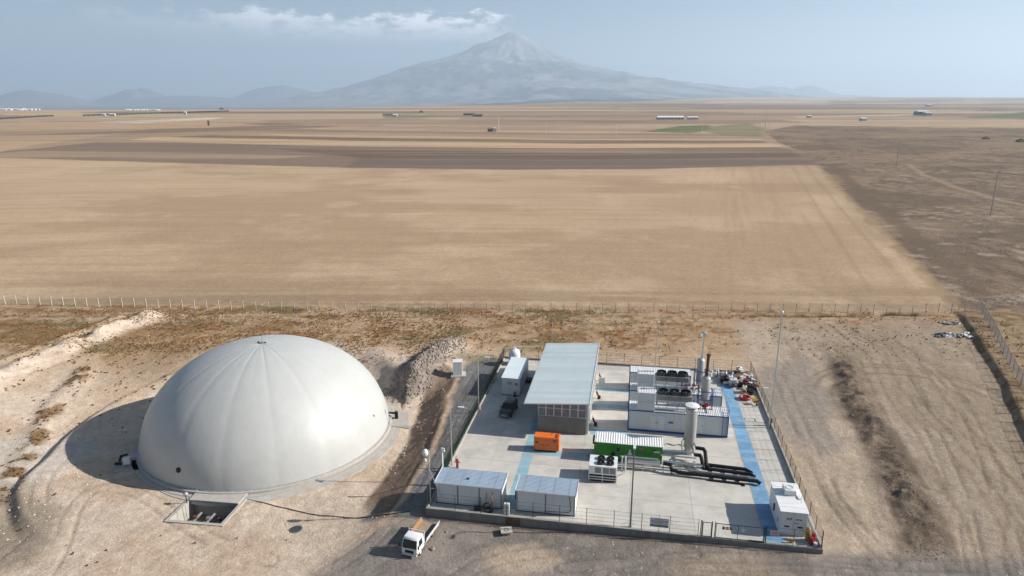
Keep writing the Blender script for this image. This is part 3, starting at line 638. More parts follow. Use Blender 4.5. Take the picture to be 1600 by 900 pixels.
# ------------------------------------------------------------------ fences
def fence(name, label, cat, p, q, z, n, h=2.0, pr=.035, pm='fence_green', panel=True, world=False, skip=(), wires=(1.0,), lean=0, gap=None, zf=None, mesh_th=.006, step=.14, prange=None, pm2=None):
    x0, y0 = p if world else yard(*p); x1, y1 = q if world else yard(*q)
    L_ = math.hypot(x1 - x0, y1 - y0); ang = math.atan2(y1 - y0, x1 - x0); st = L_ / n
    t = obj(name, None, None, (x0, y0, z), ang, label, cat)
    pmesh = MB().cyl((0, 0, -.1), (0, 0, h), pr, None, 6).mesh('post', M[pm]) if pr < .05 else MB().hexa([(-pr,-pr,-.2),(pr,-pr,-.2),(pr,pr,-.2),(-pr,pr,-.2)], [(-pr*.8,-pr*.8,h),(pr*.8,-pr*.8,h),(pr*.8,pr*.8,h),(-pr*.8,pr*.8,h)]).mesh('post', M[pm])
    zs = [(zf(x0 + (x1 - x0) * i / n, y0 + (y1 - y0) * i / n) - z if zf else 0) for i in range(n + 1)]
    for i in range(n + 1):
        if i in skip: continue
        obj('post', pmesh, t, (i * st, 0, zs[i]), (random.uniform(-lean, lean), random.uniform(-lean, lean), 0) if lean else 0)
    if panel:
        m = MB(); k = int(st / step); hh = h - .08
        for i in range(1, k):
            x = st * i / k; m.box(x - mesh_th / 2, -mesh_th / 2, .06, x + mesh_th / 2, mesh_th / 2, hh)
        for zz in (.1, .55, 1.0, 1.45, hh): m.box(.03, -mesh_th, zz - .008, st - .03, mesh_th, zz + .008)
        pmh = m.mesh('mesh_panel', M[pm2 or pm])
        for i in range(n):
            if i in skip: continue
            obj('mesh_panel', pmh, t, (i * st, 0, zs[i]))
    else:
        m = MB()
        for zz in wires:
            for i in range(n): m.cyl((i * st, 0, zs[i] + zz), ((i + 1) * st, 0, zs[i + 1] + zz), .008, None, 3, False)
        m.build('wire_strands', M['galv'], t, kind=None)
    return t
fence('fence', 'thin green mesh fence on the front wall below the two pale sheds', 'fence', (.3, -.02), (29.8, -.02), .12, 10, 2.0)
fence('fence', 'dark green mesh fence along the left side of the yard beside the gravel road', 'fence', (-.02, .2), (-.02, 47.4), .2, 16, 2.0, step=.10, mesh_th=.012)
fence('fence', 'green mesh fence along the right side of the yard', 'fence', (42.2, .1), (42.2, 47.4), .40, 18, 1.75)
fence('fence', 'thin dark mesh fence at the back of the yard behind the containers', 'fence', (.1, 47.74), (42.1, 47.74), .24, 14, 2.0)
fence('fence', 'short green fence between the gate and the front right corner of the yard', 'fence', (36.62, -.02), (42.2, -.02), .06, 2, 2.0)
# gate
gt = thing('gate', 'dark green double sliding gate with small warning signs at the front right of the yard', 'gate', (30.05, -.02), .05)
for x in (0, .12, 1.15, 1.45, 6.45, 6.6): MB().box(x - .04, -.04, -.3, x + .04, .04, 1.95).build('post', M['fence_green'], gt)
def leaf(x0, x1):
    m = MB()
    m.box(x0, -.03, 1.72, x1, .03, 1.78); m.box(x0, -.03, .06, x1, .03, .12); m.box(x0, -.03, .12, x0 + .06, .03, 1.72); m.box(x1 - .06, -.03, .12, x1, .03, 1.72)
    n = int((x1 - x0) / .14)
    for i in range(1, n): xx = x0 + (x1 - x0) * i / n; m.box(xx - .004, -.004, .12, xx + .004, .004, 1.72)
    g = m.build('gate_leaf', M['fence_green'], gt); return g
g1_ = leaf(.18, 1.1); g2_ = leaf(1.52, 6.38); MB().box(3.75, -.025, .12, 3.81, .025, 1.72).build('upright', M['fence_green'], g2_)
MB().box(4.9, -.05, .05, 6.4, .05, .16).build('rail', M['fence_green'], gt)
for x, mm, lb in ((2.15, 'yellow', 'left yellow warning sign'), (2.52, 'pink', 'pink warning sign'), (2.88, 'yellow', 'right yellow warning sign')):
    s = MB().box(x, -.05, 1.12, x + .3, -.036, 1.48).build('warning_sign', M[mm], gt, label=lb)
    q = MB().hexa([(x+.06,-.056,1.2),(x+.24,-.056,1.2),(x+.24,-.051,1.2),(x+.06,-.051,1.2)], [(x+.14,-.056,1.4),(x+.16,-.056,1.4),(x+.16,-.051,1.4),(x+.14,-.051,1.4)]).build('symbol', M['dark'] if mm == 'yellow' else M['signwhite'], s)
MB().box(4.15, -.05, 1.05, 4.42, -.036, 1.42).build('notice', M['signwhite'], gt, label='small white notice')
st_ = thing('notice_board', 'small pale board with red lettering hung on the fence right of the gate', 'sign', (37.0, -.08), .05)
MB().box(0, -.02, 1.05, .95, .0, 1.62).build('board', mat('pale_pink_board', srgb(205, 190, 185, .85), .6), st_)
for i in range(3): MB().box(.12 + .06 * i, -.03, 1.42 - .15 * i, .82 - .05 * i, -.021, 1.48 - .15 * i).build('print_line', M['pink'], st_)
# sign board on the front fence: purple lines over a green foot
sb = thing('notice_board', 'white and green notice board with purple print lines on the front fence', 'sign', (24.75, -.16), .12)
MB().box(0, 0, .62, 1.95, .025, 1.72).build('board', M['signwhite'], sb)
MB().box(0, -.006, .62, 1.95, -.001, .88).build('green_band', M['signgreen'], sb)
def glyphs(x0, x1, z, h, dens=.8, seed=1, gap=.018):
    r = random.Random(seed); m = MB(); x = x0
    while x < x1:
        wq = h * r.uniform(.45, .8)
        if r.random() < dens:
            m.box(x, -.010, z, x + h * .16, -.002, z + h); m.box(x + h * .18, -.010, z + (h * .8 if r.random() < .5 else 0), x + wq, -.002, z + (h if r.random() < .5 else h) * 1.0 if r.random() < .5 else z + h * .2 + h * .01)
            if r.random() < .6: m.box(x + h * .18, -.010, z + h * .42, x + wq * .9, -.002, z + h * .58)
        x += wq + gap
    return m
def fixneg(m):
    return m
for (a0, a1, z, h, mm, sd_) in ((.55, 1.35, 1.47, .13, 'pink', 3), (.08, 1.85, 1.24, .15, 'signpurple', 4), (.3, 1.7, 1.03, .11, 'signpurple', 5), (.1, 1.8, .70, .09, 'signwhite', 6)):
    m = MB(); r = random.Random(sd_); x = a0
    while x < a1:
        wq = h * r.uniform(.5, .8); m.box(x, -.011, z, x + h * .2, -.007, z + h)
        zz = z + h * r.choice([0, .4, .8]); m.box(x + h * .2, -.011, zz, x + wq, -.007, zz + h * .2)
        if r.random() < .5: m.box(x + wq - h * .18, -.011, z, x + wq, -.007, zz if zz > z + .01 else z + h)
        x += wq + h * r.choice([.2, .2, .5])
    m.build('print_line', M[mm], sb)
MB().box(.95, .03, 0, 1.0, .07, 2.05).build('post', M['fence_green'], sb)
# field fence far behind: pale concrete posts with wire strands
fx0, fy0 = -116.5, 149.8
segs = [((-142, 151.5), (-58.9, 144.8), 30), ((-58.9, 144.8), (-5.5, 143.4), 19), ((-5.5, 143.4), (100.5, 142.6), 38)]
zfx = lambda x, y: g1(x, y)
for k, (p, q, n) in enumerate(segs):
    fence('field_fence', ['pale post and wire fence at the field edge, stretch left of the dome top', 'pale post and wire fence at the field edge, stretch right of the dome top', 'concrete post and wire fence at the field edge behind the yard and the dug hole'][k], 'fence', p, q, 0, n, 2.15, .085 if k < 2 else .055, 'post' if k < 2 else 'galv', False, True, (), (.5, 1.0, 1.5, 2.0), .02, zf=zfx)
fence('mesh_fence', 'concrete post and wire mesh fence running down the right edge', 'fence', (101.5, 143.2), (76.9, 93.6), 0, 17, 2.3, .085, 'post', True, True, lean=.01, zf=zfx, step=.16, mesh_th=.014, pm2='galv')
fence('mesh_fence', 'concrete post and wire mesh fence below the first, leaving the picture at the right edge', 'fence', (76.9, 93.6), (58.5, 56.0), 0, 13, 2.3, .085, 'post', True, True, (0,), lean=.01, zf=zfx, step=.16, mesh_th=.014, pm2='galv')
# ------------------------------------------------------------------ the dome
dm = thing('gas_dome', 'huge off white inflated membrane dome on a round concrete footing', 'dome', DC, DZ, 0, world=True)
NG = 16
def gore():
    nj, ni = 44, 16; v = []; f = []
    for j in range(nj + 1):
        ph = (math.pi / 2) * (j / nj) ** .97
        for i in range(ni + 1):
            u = i / ni; th = 2 * math.pi / NG * (u - .5)
            s_ = abs(2 * u - 1); pleat = -.017 * math.exp(-((1 - s_) * 7) ** 2 * .5) * (1 - .5 * math.cos(ph)) - .005 * math.exp(-((s_) * 9) ** 2) * ss(np.float64(ph), .7, 1.2)
            r = DR * math.cos(ph) * (1 + pleat * .22) ; z = DH * math.sin(ph) * (1 + pleat * .22 * .6)
            if ph < .08: z = z
            v.append((r * math.cos(th), r * math.sin(th), z))
    for j in range(nj):
        for i in range(ni):
            a = j * (ni + 1) + i; f.append((a, a + 1, a + ni + 2, a + ni + 1))
    me = bpy.data.meshes.new('membrane_panel'); me.from_pydata(v, [], f); me.materials.append(M['membrane']); me.shade_smooth(); return me
gm = gore()
for i in range(NG): obj('membrane_panel', gm, dm, rot=2 * math.pi * (i + .48) / NG)
MB().lathe([(DR - .6, -.5), (DR + 1.05, -.5), (DR + 1.05, .10), (DR - .6, .10)], 96).build('footing', M['concrete'], dm)
MB().lathe([(DR - .1, .10), (DR + .42, .10), (DR + .42, .42), (DR + .30, .46), (DR + .02, .46), (DR - .1, .42)], 96).build('ring_beam', M['concrete'], dm)
m = MB().lathe([(DR + .03, .462), (DR + .16, .462), (DR + .16, .53), (DR + .03, .53)], 96); m.build('clamp_rail', M['galv'], dm)
m = MB()
for i in range(96):
    a = 2 * math.pi * i / 96; c, s_ = math.cos(a), math.sin(a); m.cyl((c * (DR + .1), s_ * (DR + .1), .5), (c * (DR + .1), s_ * (DR + .1), .60), .035, None, 5)
m.build('clamp_bolts', M['galv'], dm, kind='stuff')
m = MB(); 
for i in range(16):
    a = 2 * math.pi * i / 16
m.lathe([(.02, DH + .02), (.42, DH + .0), (.44, DH + .05), (.30, DH + .12), (.02, DH + .12)], 20); m.build('crown_plate', M['grey'], dm)
m = MB()
for sx_ in (-.5, .5): m.cyl((sx_, 0, DH - .02), (sx_, 0, DH + .18), .10, None, 10)
m.build('top_vent', M['black'], dm)
def on_dome(az_, ph, off=.0):
    c = Vector((math.cos(az_) * math.cos(ph) * DR, math.sin(az_) * math.cos(ph) * DR, math.sin(ph) * DH)); n = Vector((c.x / DR ** 2, c.y / DR ** 2, c.z / DH ** 2)).normalized()
    return c + n * off, n
az1 = math.radians(-110.5); c, n = on_dome(az1, math.radians(11), .0)
ph_ = MB().cyl(c - n * .05, c + n * .10, .34, .34, 18).build('porthole', M['black'], dm); MB().cyl(c + n * .10, c + n * .13, .20, .20, 16).build('glass', M['glass'], ph_)
c, n = on_dome(math.radians(-12), math.radians(17), 0); MB().cyl(c - n * .05, c + n * .08, .16, None, 14).build('porthole', M['grey'], dm)
# slab wedge on the right of the ring with the relief valve
c, n = on_dome(math.radians(6), math.radians(5), .1)
rv = thing('relief_valve', 'black valve box on the concrete ledge at the right foot of the dome', 'valve', (DC[0] + 17.55, DC[1] + 3.6), DZ, math.radians(10), world=True)
MB().cbox(.25, -.25, .12, .75, .3, 1.25, .04).build('body', M['black'], rv); MB().cyl((.3, 0, 1.0), (-.6, 0, 1.15), .16).build('duct', M['black'], rv); MB().cyl((.5, 0, 1.2), (.5, 0, 1.6), .09).build('vent', M['galv'], rv)
lg = MB(); lg.hexa([(DC[0]+17.3,DC[1]+1.0,DZ-.4),(DC[0]+20.4,DC[1]+.5,DZ-.4),(DC[0]+19.4,DC[1]+6.2,DZ-.4),(DC[0]+16.3,DC[1]+6.2,DZ-.4)],[(DC[0]+17.3,DC[1]+1.0,DZ+.13),(DC[0]+20.4,DC[1]+.5,DZ+.13),(DC[0]+19.4,DC[1]+6.2,DZ+.13),(DC[0]+16.3,DC[1]+6.2,DZ+.13)])
lg.build('concrete_ledge', M['concrete'], kind='structure')
# outer apron, a ring segment on the right and front
m = MB(); v = []; n_ = 60
for i in range(n_ + 1):
    a = math.radians(-118 + 150 * i / n_); ro = DR + 1.05 + 1.25 * math.sin(math.pi * min(1, max(0, (i / n_)))) ** .6 
    for r_ in (DR + 1.0, ro): v.append((DC[0] + r_ * math.cos(a), DC[1] + r_ * math.sin(a), DZ + .045)); v.append((DC[0] + r_ * math.cos(a), DC[1] + r_ * math.sin(a), DZ - .4))
f = []
for i in range(n_):
    a = i * 4; f += [(a, a + 4, a + 6, a + 2), (a + 2, a + 6, a + 7, a + 3)]
m.add(v, [tuple(reversed(q)) for q in f]); m.build('dome_apron', mat('dusty_concrete', (.40,.38,.35), .9, 0, .15, 1, dirt=srgb(196,172,146,.8), dirt_amt=.8), kind='structure')
# blower at the left foot
bl = thing('air_blower', 'small white air blower cabinet with two ducts at the left foot of the dome', 'blower', at(188, 730, DZ), DZ, math.radians(12), world=True)
MB().box(-.5, -1.3, -.1, 3.3, 1.5, .10).build('plinth', M['concrete'], bl)
b_ = MB().cbox(.5, -.3, .45, 1.35, .35, 1.35, .04).build('cabinet', M['white'], bl)
m = MB()
for q in ((.55, -.25), (1.3, -.25), (.55, .3), (1.3, .3)): m.box(q[0] - .04, q[1] - .04, .1, q[0] + .04, q[1] + .04, .45)
m.build('stand', M['galv'], bl)
for y in (.35, .85): MB().tube([(1.2, y, 1.2), (2.7, y, 1.25), (3.4, y, .9)], .13, 8).build('duct', M['galv'], bl)
MB().tube([(-.2, .6, .6), (.1, .6, 1.3), (.9, .6, 1.45)], .17, 8).build('hose', M['black'], bl)
MB().cyl((3.1, -.3, .1), (3.1, -.3, 1.2), .30, .26, 12).build('drum', M['black'], bl); MB().cyl((-.6, .1, .5), (.2, .1, .5), .2, None, 10).build('motor', M['black'], bl)
# pit
pt = thing('valve_pit', 'open square concrete valve pit with three pipes in front of the dome', 'pit', (0, 0), 0, 0, world=True)
P4 = [Vector((x, y, 0)) for x, y in PITQ]; cen = sum(P4, Vector()) / 4
def off(k, d):
    "corner k moved outwards by d"
    p = P4[k]; e1 = (p - P4[k-1]).normalized(); e2 = (p - P4[(k+1) % 4]).normalized(); return p + (e1 + e2) * d
zt = DZ + .16; zb = DZ - 2.3
for k in range(4):
    a, b = k, (k + 1) % 4
    q = [off(a, .0), off(b, .0), off(b, .42), off(a, .42)]
    MB().hexa([(*p[:2], zb) for p in q][::-1], [(*p[:2], zt) for p in q][::-1]).build('pit_wall', M['concrete'], pt)
MB().hexa([(*off(k, .02)[:2], zb - .1) for k in range(4)], [(*off(k, .02)[:2], zb + .05) for k in range(4)]).build('pit_floor', M['concrete_dark'], pt)
q = [P4[3] + Vector((.0, .0, 0)), P4[2], P4[2] + Vector((.3, 1.7, 0)), P4[3] + Vector((.2, 1.9, 0))]
dp = (P4[0] - P4[3]).normalized()
q0 = [P4[3] + dp * .9, P4[2] + dp * .9, P4[2] + Vector((.25, 1.5, 0)), P4[3] + Vector((.05, .95, 0))]
MB().hexa([(*p[:2], zt + .004) for p in q0], [(*p[:2], zt + .16) for p in q0]).build('cover_slab', M['concrete'], pt)
e = (P4[1] - P4[0]) / 6.3; nrm = (P4[3] - P4[0]).normalized()
for k, (s_, mm) in enumerate(((1.6, 'rust'), (3.3, 'galv'), (4.7, 'rust'))):
    b0 = P4[0] + e * s_ + nrm * 3.6; b1 = b0 - nrm * 1.5
    pp = MB().tube([(*b0[:2], zb + 1.1), (*b1[:2], zb + 1.1), (*(b1 - nrm * .9)[:2], zb + .5)], .16, 10).build('pipe', M['grey'], pt)
    c_ = b1 - nrm * -.2; MB().cyl((c_.x, c_.y, zb + 1.25), (c_.x, c_.y, zb + 1.55), .28, .25, 12).build('valve_wheel', M[mm], pp)
ld = P4[0] + e * .95 + nrm * 1.6; m = MB()
for s_ in (-.18, .18): m.cyl((ld.x + s_, ld.y, zb), (ld.x + s_ - .1, ld.y, zt + .9), .03, None, 6)
for k in range(8): m.cyl((ld.x - .18, ld.y, zb + .3 * k + .2), (ld.x + .18, ld.y, zb + .3 * k + .2), .02, None, 5)
m.build('ladder', M['galv'], pt)
vp = thing('vent_pipe', 'short black pipe with a round silver cowl at the left corner of the valve pit', 'vent pipe', at(292, 787, DZ), DZ, 0, world=True)
MB().cyl((0, 0, -.1), (0, 0, 1.1), .06, None, 8).build('pipe', M['black'], vp); MB().ball((0, 0, 1.35), .3, 14, 8, .8).build('cowl', M['galv'], vp, True)
cb_ = MB(); pts = [at(*q, z) + (z + .04,) for q, z in (((385, 779), -2.4), ((430, 790), -2.45), ((500, 805), -2.3), ((560, 808), -1.7), ((610, 805), -1.15), ((650, 800), -.95))]
pts = [(x, y, g1(x, y) + .05) for x, y, _ in [tuple(Vector(a).lerp(Vector(b), t)) for a, b in zip(pts, pts[1:]) for t in (0, .25, .5, .75)]]
cb_.tube(pts, .05, 5).build('ground_cable', M['black'], label='thin black cable lying on the sand from the dome towards the truck', cat='cable')
ml = thing('manhole', 'round dark lid lying flat on the sand between pit and truck', 'manhole', at(463, 826, -2.2), g1(*at(463, 826, -2.2)) - .02, 0, world=True)
MB().lathe([(.02, .1), (.55, .12), (.62, .10), (.62, -.2)], 20).build('lid', M['dark'], ml); MB().lathe([(.63, -.2), (.63, .09), (.76, .05), (.76, -.2)], 20, 0, 0, False).build('ring', M['concrete_dark'], ml)
# ------------------------------------------------------------------ shed with the sheet roof
sh = thing('open_shed', 'long concrete shed with a large pale ribbed roof and glazed front band', 'shed', (0, 0), 0)
MB().box(9.7, 20.8, 0.001, 16.4, 21.05, 2.42).build('front_wall', M['concrete_dark'], sh)
MB().box(9.7, 21.05, .001, 9.9, 43.2, 3.6).build('side_wall', M['concrete_dark'], sh)
MB().box(9.9, 43.0, .001, 16.2, 43.2, 4.4).build('rear_wall', M['concrete_dark'], sh)
def roofz(a): return 4.62 + (a - 8.0) * (5.18 - 4.62) / 8.85
for i, b in enumerate(np.linspace(21.3, 42.9, 7)):
    MB().box(16.44, b - .15, .001, 16.74, b + .15, 4.9).build('column', M['white'], sh)
for b0, b1 in zip(np.linspace(21.45, 43.05, 7)[:-1], np.linspace(21.15, 42.75, 7)[1:]):
    MB().box(16.5, b0 + .01, .001, 16.6, b1 - .01, 4.85).build('wall_panel', M['white_dull'], sh)
MB().box(9.7, 20.86, 2.44, 16.4, 20.94, 2.50).build('sill', M['white'], sh)
w0 = 9.72; ww = (16.38 - 9.72) / 6
for i in range(6):
    a0 = w0 + ww * i; m = MB(); hi = roofz(a0) - .14
    m.box(a0, 20.85, 2.5, a0 + .06, 20.92, hi); m.box(a0 + ww - .06, 20.85, 2.5, a0 + ww, 20.92, hi); m.box(a0 + .06, 20.85, 3.62, a0 + ww - .06, 20.92, 3.68)
    fr = m.build('window', M['white'], sh)
    for z0, z1 in ((2.52, 3.61), (3.69, hi)): MB().box(a0 + .06, 20.88, z0, a0 + ww - .06, 20.895, z1).build('pane', mat('dusty_glass', (.17, .175, .18), .22, 0, .3, 1.5) if i + z0 < 2.6 else bpy.data.materials['dusty_glass'], fr)
for b in np.linspace(20.4, 43.6, 12):
    m = MB(); m._beam((8.1, b, roofz(8.1) - .20), (16.75, b, roofz(16.75) - .20), .12, .2); m.build('rafter', M['galv'], sh)
rs = {}
nsh = 24; bw = (44.05 - 19.75) / nsh
rmesh = MB().riby(8.0, 0, 16.85, bw - .004, 0, .33, .045).v
def sheet():
    t = MB().ribx(0, 0, bw - .006, 8.85, 0, .34, .05)                     # ribs along local y
    v = [(y, x, z + y / 8.85 * .56) for x, y, z in t.v]; me = bpy.data.meshes.new('roof_sheet'); me.from_pydata(v, [], [tuple(reversed(f)) for f in t.f]); me.materials.append(M['roof_shed']); return me
rsm = sheet()
for i in range(nsh): obj('roof_sheet', rsm, sh, (8.0, 19.75 + bw * i, 4.62 - .015 * (i % 2)))
m = MB(); m._beam((7.98, 19.72, 4.58), (16.87, 19.72, 5.14), .05, .16); m.build('fascia', M['white'], sh); m = MB().box(16.86, 19.7, 5.04, 16.92, 44.1, 5.26); m.build('fascia', M['white'], sh)
MB().cyl((7.94, 19.8, 4.52), (7.94, 44.0, 4.52), .08, None, 8).build('gutter', M['white'], sh)
# ------------------------------------------------------------------ generic container parts
def panels(t, x0, x1, y, z0, z1, m, n, axis='x', face=-1, name='wall_panel', th=.05):
    me = {}
    for i in range(n):
        a = x0 + (x1 - x0) * i / n; b = x0 + (x1 - x0) * (i + 1) / n
        k = round(b - a, 3)
        if k not in me:
            q = MB()
            if axis == 'x': q.cbox(.008, 0, 0, b - a - .008, th, z1 - z0, .01)
            else: q.cbox(0, .008, 0, th, b - a - .008, z1 - z0, .01)
            me[k] = q.mesh(name, m)
        obj(name, me[k], t, (a, y, z0) if axis == 'x' else (y, a, z0))
# white container behind the car
wc = thing('container', 'white flat roofed container with a dark scribble and yellow star, behind the black car', 'container', (2.5, 32.0), 0)
W, Dp, Hh = 2.85, 8.9, 2.95
MB().box(.06, .06, .12, W - .06, Dp - .06, Hh - .08).build('body', M['white_dull'], wc)
MB().box(0, 0, .02, W, Dp, .12).build('base_frame', M['dark'], wc)
panels(wc, .02, W - .02, 0, .13, Hh - .1, M['panel'], 2); panels(wc, .1, Dp - .1, W - .05, .13, Hh - .1, M['panel'], 7, 'y'); panels(wc, .1, Dp - .1, 0, .13, Hh - .1, M['panel'], 7, 'y')
m = MB().hexa([(-.08, -.1, Hh-.08), (W+.08, -.1, Hh-.08), (W+.08, Dp+.1, Hh-.08), (-.08, Dp+.1, Hh-.08)], [(-.08, -.1, Hh), (W+.08, -.1, Hh-.03), (W+.08, Dp+.1, Hh-.03), (-.08, Dp+.1, Hh)]); m.build('roof', M['roof_shed'], wc)
m = MB()
for k in range(3):
    pr = [(.75 + .11 * i + .1 * k, -.02, 2.25 - .17 * k + .07 * math.sin(i * 1.1 + k)) for i in range(8)]
    for p, q in zip(pr, pr[1:]): m._beam(p, q, .02, .045)
m.build('scribble_logo', M['signgrey'], wc)
m = MB(); R1, R2 = .34, .15; cx_, cz_ = 2.28, 1.95; pts = []
for i in range(16): r_ = R1 if i % 2 == 0 else R2; pts.append((cx_ + r_ * math.cos(math.pi * i / 8), -.025, cz_ + r_ * math.sin(math.pi * i / 8)))
m.add(pts + [(x, -.005, z) for x, y, z in pts], [tuple(range(15, -1, -1))] + [(i, (i+1) % 16, 16 + (i+1) % 16, 16 + i) for i in range(16)]); m.build('star_logo', M['yellow'], wc)
for lab, ab in (('red fire extinguisher on a stand in front of the white container', (4.6, 31.7)),):
    t = thing('fire_extinguisher', lab, 'extinguisher', ab, 0); MB().cyl((0, 0, .1), (0, 0, .75), .13, None, 12).build('cylinder', M['maroon'], t); MB().cyl((0, 0, .75), (0, 0, .9), .04, None, 8).build('valve', M['black'], t); MB().box(-.2, -.2, .001, .2, .2, .1).build('foot', M['black'], t)
MB().box(0, 0, .002, .9, 1.1, .6).build('ac_unit', M['dark'], thing('cooler_unit', 'dark box unit standing against the right wall of the white container', 'unit', (5.45, 37.2), 0))
# tank
tk = thing('water_tank', 'white round water tank with a domed top at the back left corner of the yard', 'tank', (2.2, 45.3), .02)
tk.scale = (1.12, 1.12, 1.7)
MB().lathe([(.88, 0), (.9, .2), (.87, .25), (.9, .5), (.87, .55), (.9, .8), (.87, .85), (.9, 1.1), (.88, 1.25), (.7, 1.5), (.3, 1.62), (.02, 1.64)], 24).build('tank_shell', M['white'], tk, True)
MB().lathe([(.02, 1.64), (.24, 1.63), (.24, 1.74), (.02, 1.76)], 16).build('lid', M['white_dull'], tk)
MB().cyl((.9, 0, .2), (1.15, 0, .2), .05).build('outlet', M['black'], tk)
MB().box(-.03, 0, 0, .03, 2.2, .9).build('board', M['woodpale'], thing('timber_board', 'pale timber board leaning on the left kerb wall near the white container', 'board', (.35, 36.2), .02))
MB().box(-.1, 0, 0, .12, .5, .75).build('body', M['woodpale'], thing('hose_box', 'small pale box with a red mark on the left kerb wall', 'box', (.28, 25.5), .02))
# red hydrant by the first pale shed
hy = thing('fire_hydrant', 'bright red hydrant standing behind the left pale shed', 'hydrant', (1.15, 9.2), 0)
MB().cyl((0, 0, 0), (0, 0, 1.1), .17, .15, 12).build('barrel', M['red'], hy); MB().ball((0, 0, 1.15), .19, 12, 6).build('cap', M['red'], hy); MB().cyl((-.35, 0, .85), (.35, 0, .85), .08, None, 8).build('outlet', M['red'], hy); MB()._beam((-.28, 0, 1.0), (-.1, 0, 1.75), .06, .06).build('lever', M['red'], hy)
# ------------------------------------------------------------------ two pale sheds at the front
def pale_shed(a0, b0, W, D, H, nb, label):
    t = thing('panel_shed', label, 'shed', (a0, b0), .0)
    MB().box(.08, .08, .1, W - .08, D - .08, H - .12).build('body', M['panel'], t)
    MB().box(.02, .02, .002, W - .02, D - .02, .1).build('base_frame', M['dark'], t)
    for i in range(nb):
        x0 = .1 + (W - .2) * i / nb; x1 = .1 + (W - .2) * (i + 1) / nb
        MB().cbox(x0 + .07, .03, .12, x1 - .07, .09, H - .16, .01).build('wall_panel', M['panel'], t)
    for i in range(nb + 1):
        x = .1 + (W - .2) * i / nb; MB().box(x - .045, .01, .11, x + .045, .075, H - .13).build('cover_strip', M['grey'], t)
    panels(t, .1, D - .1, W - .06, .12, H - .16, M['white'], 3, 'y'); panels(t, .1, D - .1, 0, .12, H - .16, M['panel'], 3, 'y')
    n = 8
    me = {}
    for i in range(n):
        w_ = (W + .16) / n
        if 'r' not in me: 
            q = MB().riby(.003, 0, w_ - .003, D + .2, 0, .27, .045, .0, .05); me['r'] = q.mesh('roof_sheet', M['roof_blue'])
        obj('roof_sheet', me['r'], t, (-.08 + w_ * i, -.1, H - .07 + (.022 if i % 2 else 0)))
    MB().box(-.1, -.13, H - .13, W + .1, -.105, H + .02).build('fascia', M['white'], t); MB().box(W + .085, -.1, H - .13, W + .11, D + .12, H + .02).build('fascia', M['white'], t); MB().box(-.12, -.1, H - .13, -.09, D + .12, H + .02).build('fascia', M['white'], t)
    return t
s1 = pale_shed(.62, 1.25, 7.75, 3.35, 2.68, 3, 'pale shed with blue grey sheet roof and three front panels, at the front left')
MB().box(3.4, 1.2, 2.7, 3.7, 1.35, 2.82).build('roof_fitting', M['dark'], s1)
s2 = pale_shed(9.98, 1.27, 6.65, 3.35, 2.68, 2, 'pale shed with blue grey sheet roof and two front panels, right of its neighbour')
MB().tube([(6.0, -.02, 2.4), (6.1, -.02, 1.6), (6.15, -.02, .7), (5.95, -.02, .45), (3.2, -.02, .35)], .03, 5).build('hose', M['signgrey'], s2)
MB().cbox(-.28, .9, .9, -.02, 1.6, 1.9, .03).build('meter_box', M['dark'], s2)
MB().cbox(-.02, 0, 0, .62, .45, 1.25, .04).build('body', M['white_dull'], thing('utility_cabinet', 'small cream cabinet on the front wall between the two pale sheds', 'cabinet', (8.75, .35), .05))
# clutter behind the front fence
t = thing('scrap_heap', 'dark tangle of timber and pipes leaning at the right end of the left pale shed', 'scrap', (5.6, .55), .02)
for p, q in (((1.0, 0, 0), (1.05, .5, 2.0)), ((1.6, 0, 0), (1.75, .5, 2.2)), ((1.9, .1, 0), (1.6, .5, 1.7)), ((.3, .1, .1), (1.2, .2, .5))): MB()._beam(p, q, .07, .07).build('timber', M['wood'], t)
MB().cbox(-.3, -.1, 0, .5, .4, .42, .05).build('crate', M['black'], t); MB().lathe([(.2, 0), (.45, .05), (.5, .3), (.3, .35), (.2, .3)], 14, 1.4, .1).build('coil', M['rubber'], t); MB().tube([(.8, 0, .9), (1.2, 0, 1.1), (1.6, .1, .8), (1.4, .1, .3), (.9, 0, .3), (.8, 0, .9)], .06, 6).build('coil', M['black'], t)
# ------------------------------------------------------------------ orange generator
ge = thing('generator', 'orange generator enclosure with vents and a thin roof aerial, in front of the shed', 'generator', (9.97, 15.22), 0)
MB().box(.05, .05, .02, 3.0, 1.35, .22).build('skid', M['black'], ge)
me = MB().cbox(0, 0, .22, 3.35, 1.45, 2.08, .06).mesh('enclosure', M['orange']); en = obj('enclosure', me, ge)
for x in (.12, 1.15, 2.2): 
    d = MB().cbox(x, -.025, .4, x + .95, -.002, 1.75, .01).build('door', M['orange'], ge)
    MB().box(x + .8, -.06, 1.0, x + .86, -.026, 1.12).build('handle', M['black'], d)
for x in (1.32, 1.72): MB().cyl((x, -.05, 1.0), (x, -.026, 1.0), .09, None, 10).build('gauge', M['dark'], ge)
MB().box(.25, -.055, 1.22, .6, -.027, 1.45).build('vent', M['dark'], ge); MB().box(2.55, -.05, 1.5, 2.95, -.03, 1.8).build('control_panel', M['signgrey'], ge); MB().box(1.3, -.045, 1.5, 1.65, -.026, 1.62).build('badge', M['yellow'], ge)
MB().cyl((2.3, .8, 2.06), (2.3, .8, 2.75), .03, None, 6).build('aerial', M['black'], ge)
MB().box(2.95, .15, 2.08, 3.25, 1.2, 2.2).build('exhaust_box', mat('dark_orange', srgb(170, 80, 30, .9), .5), ge)
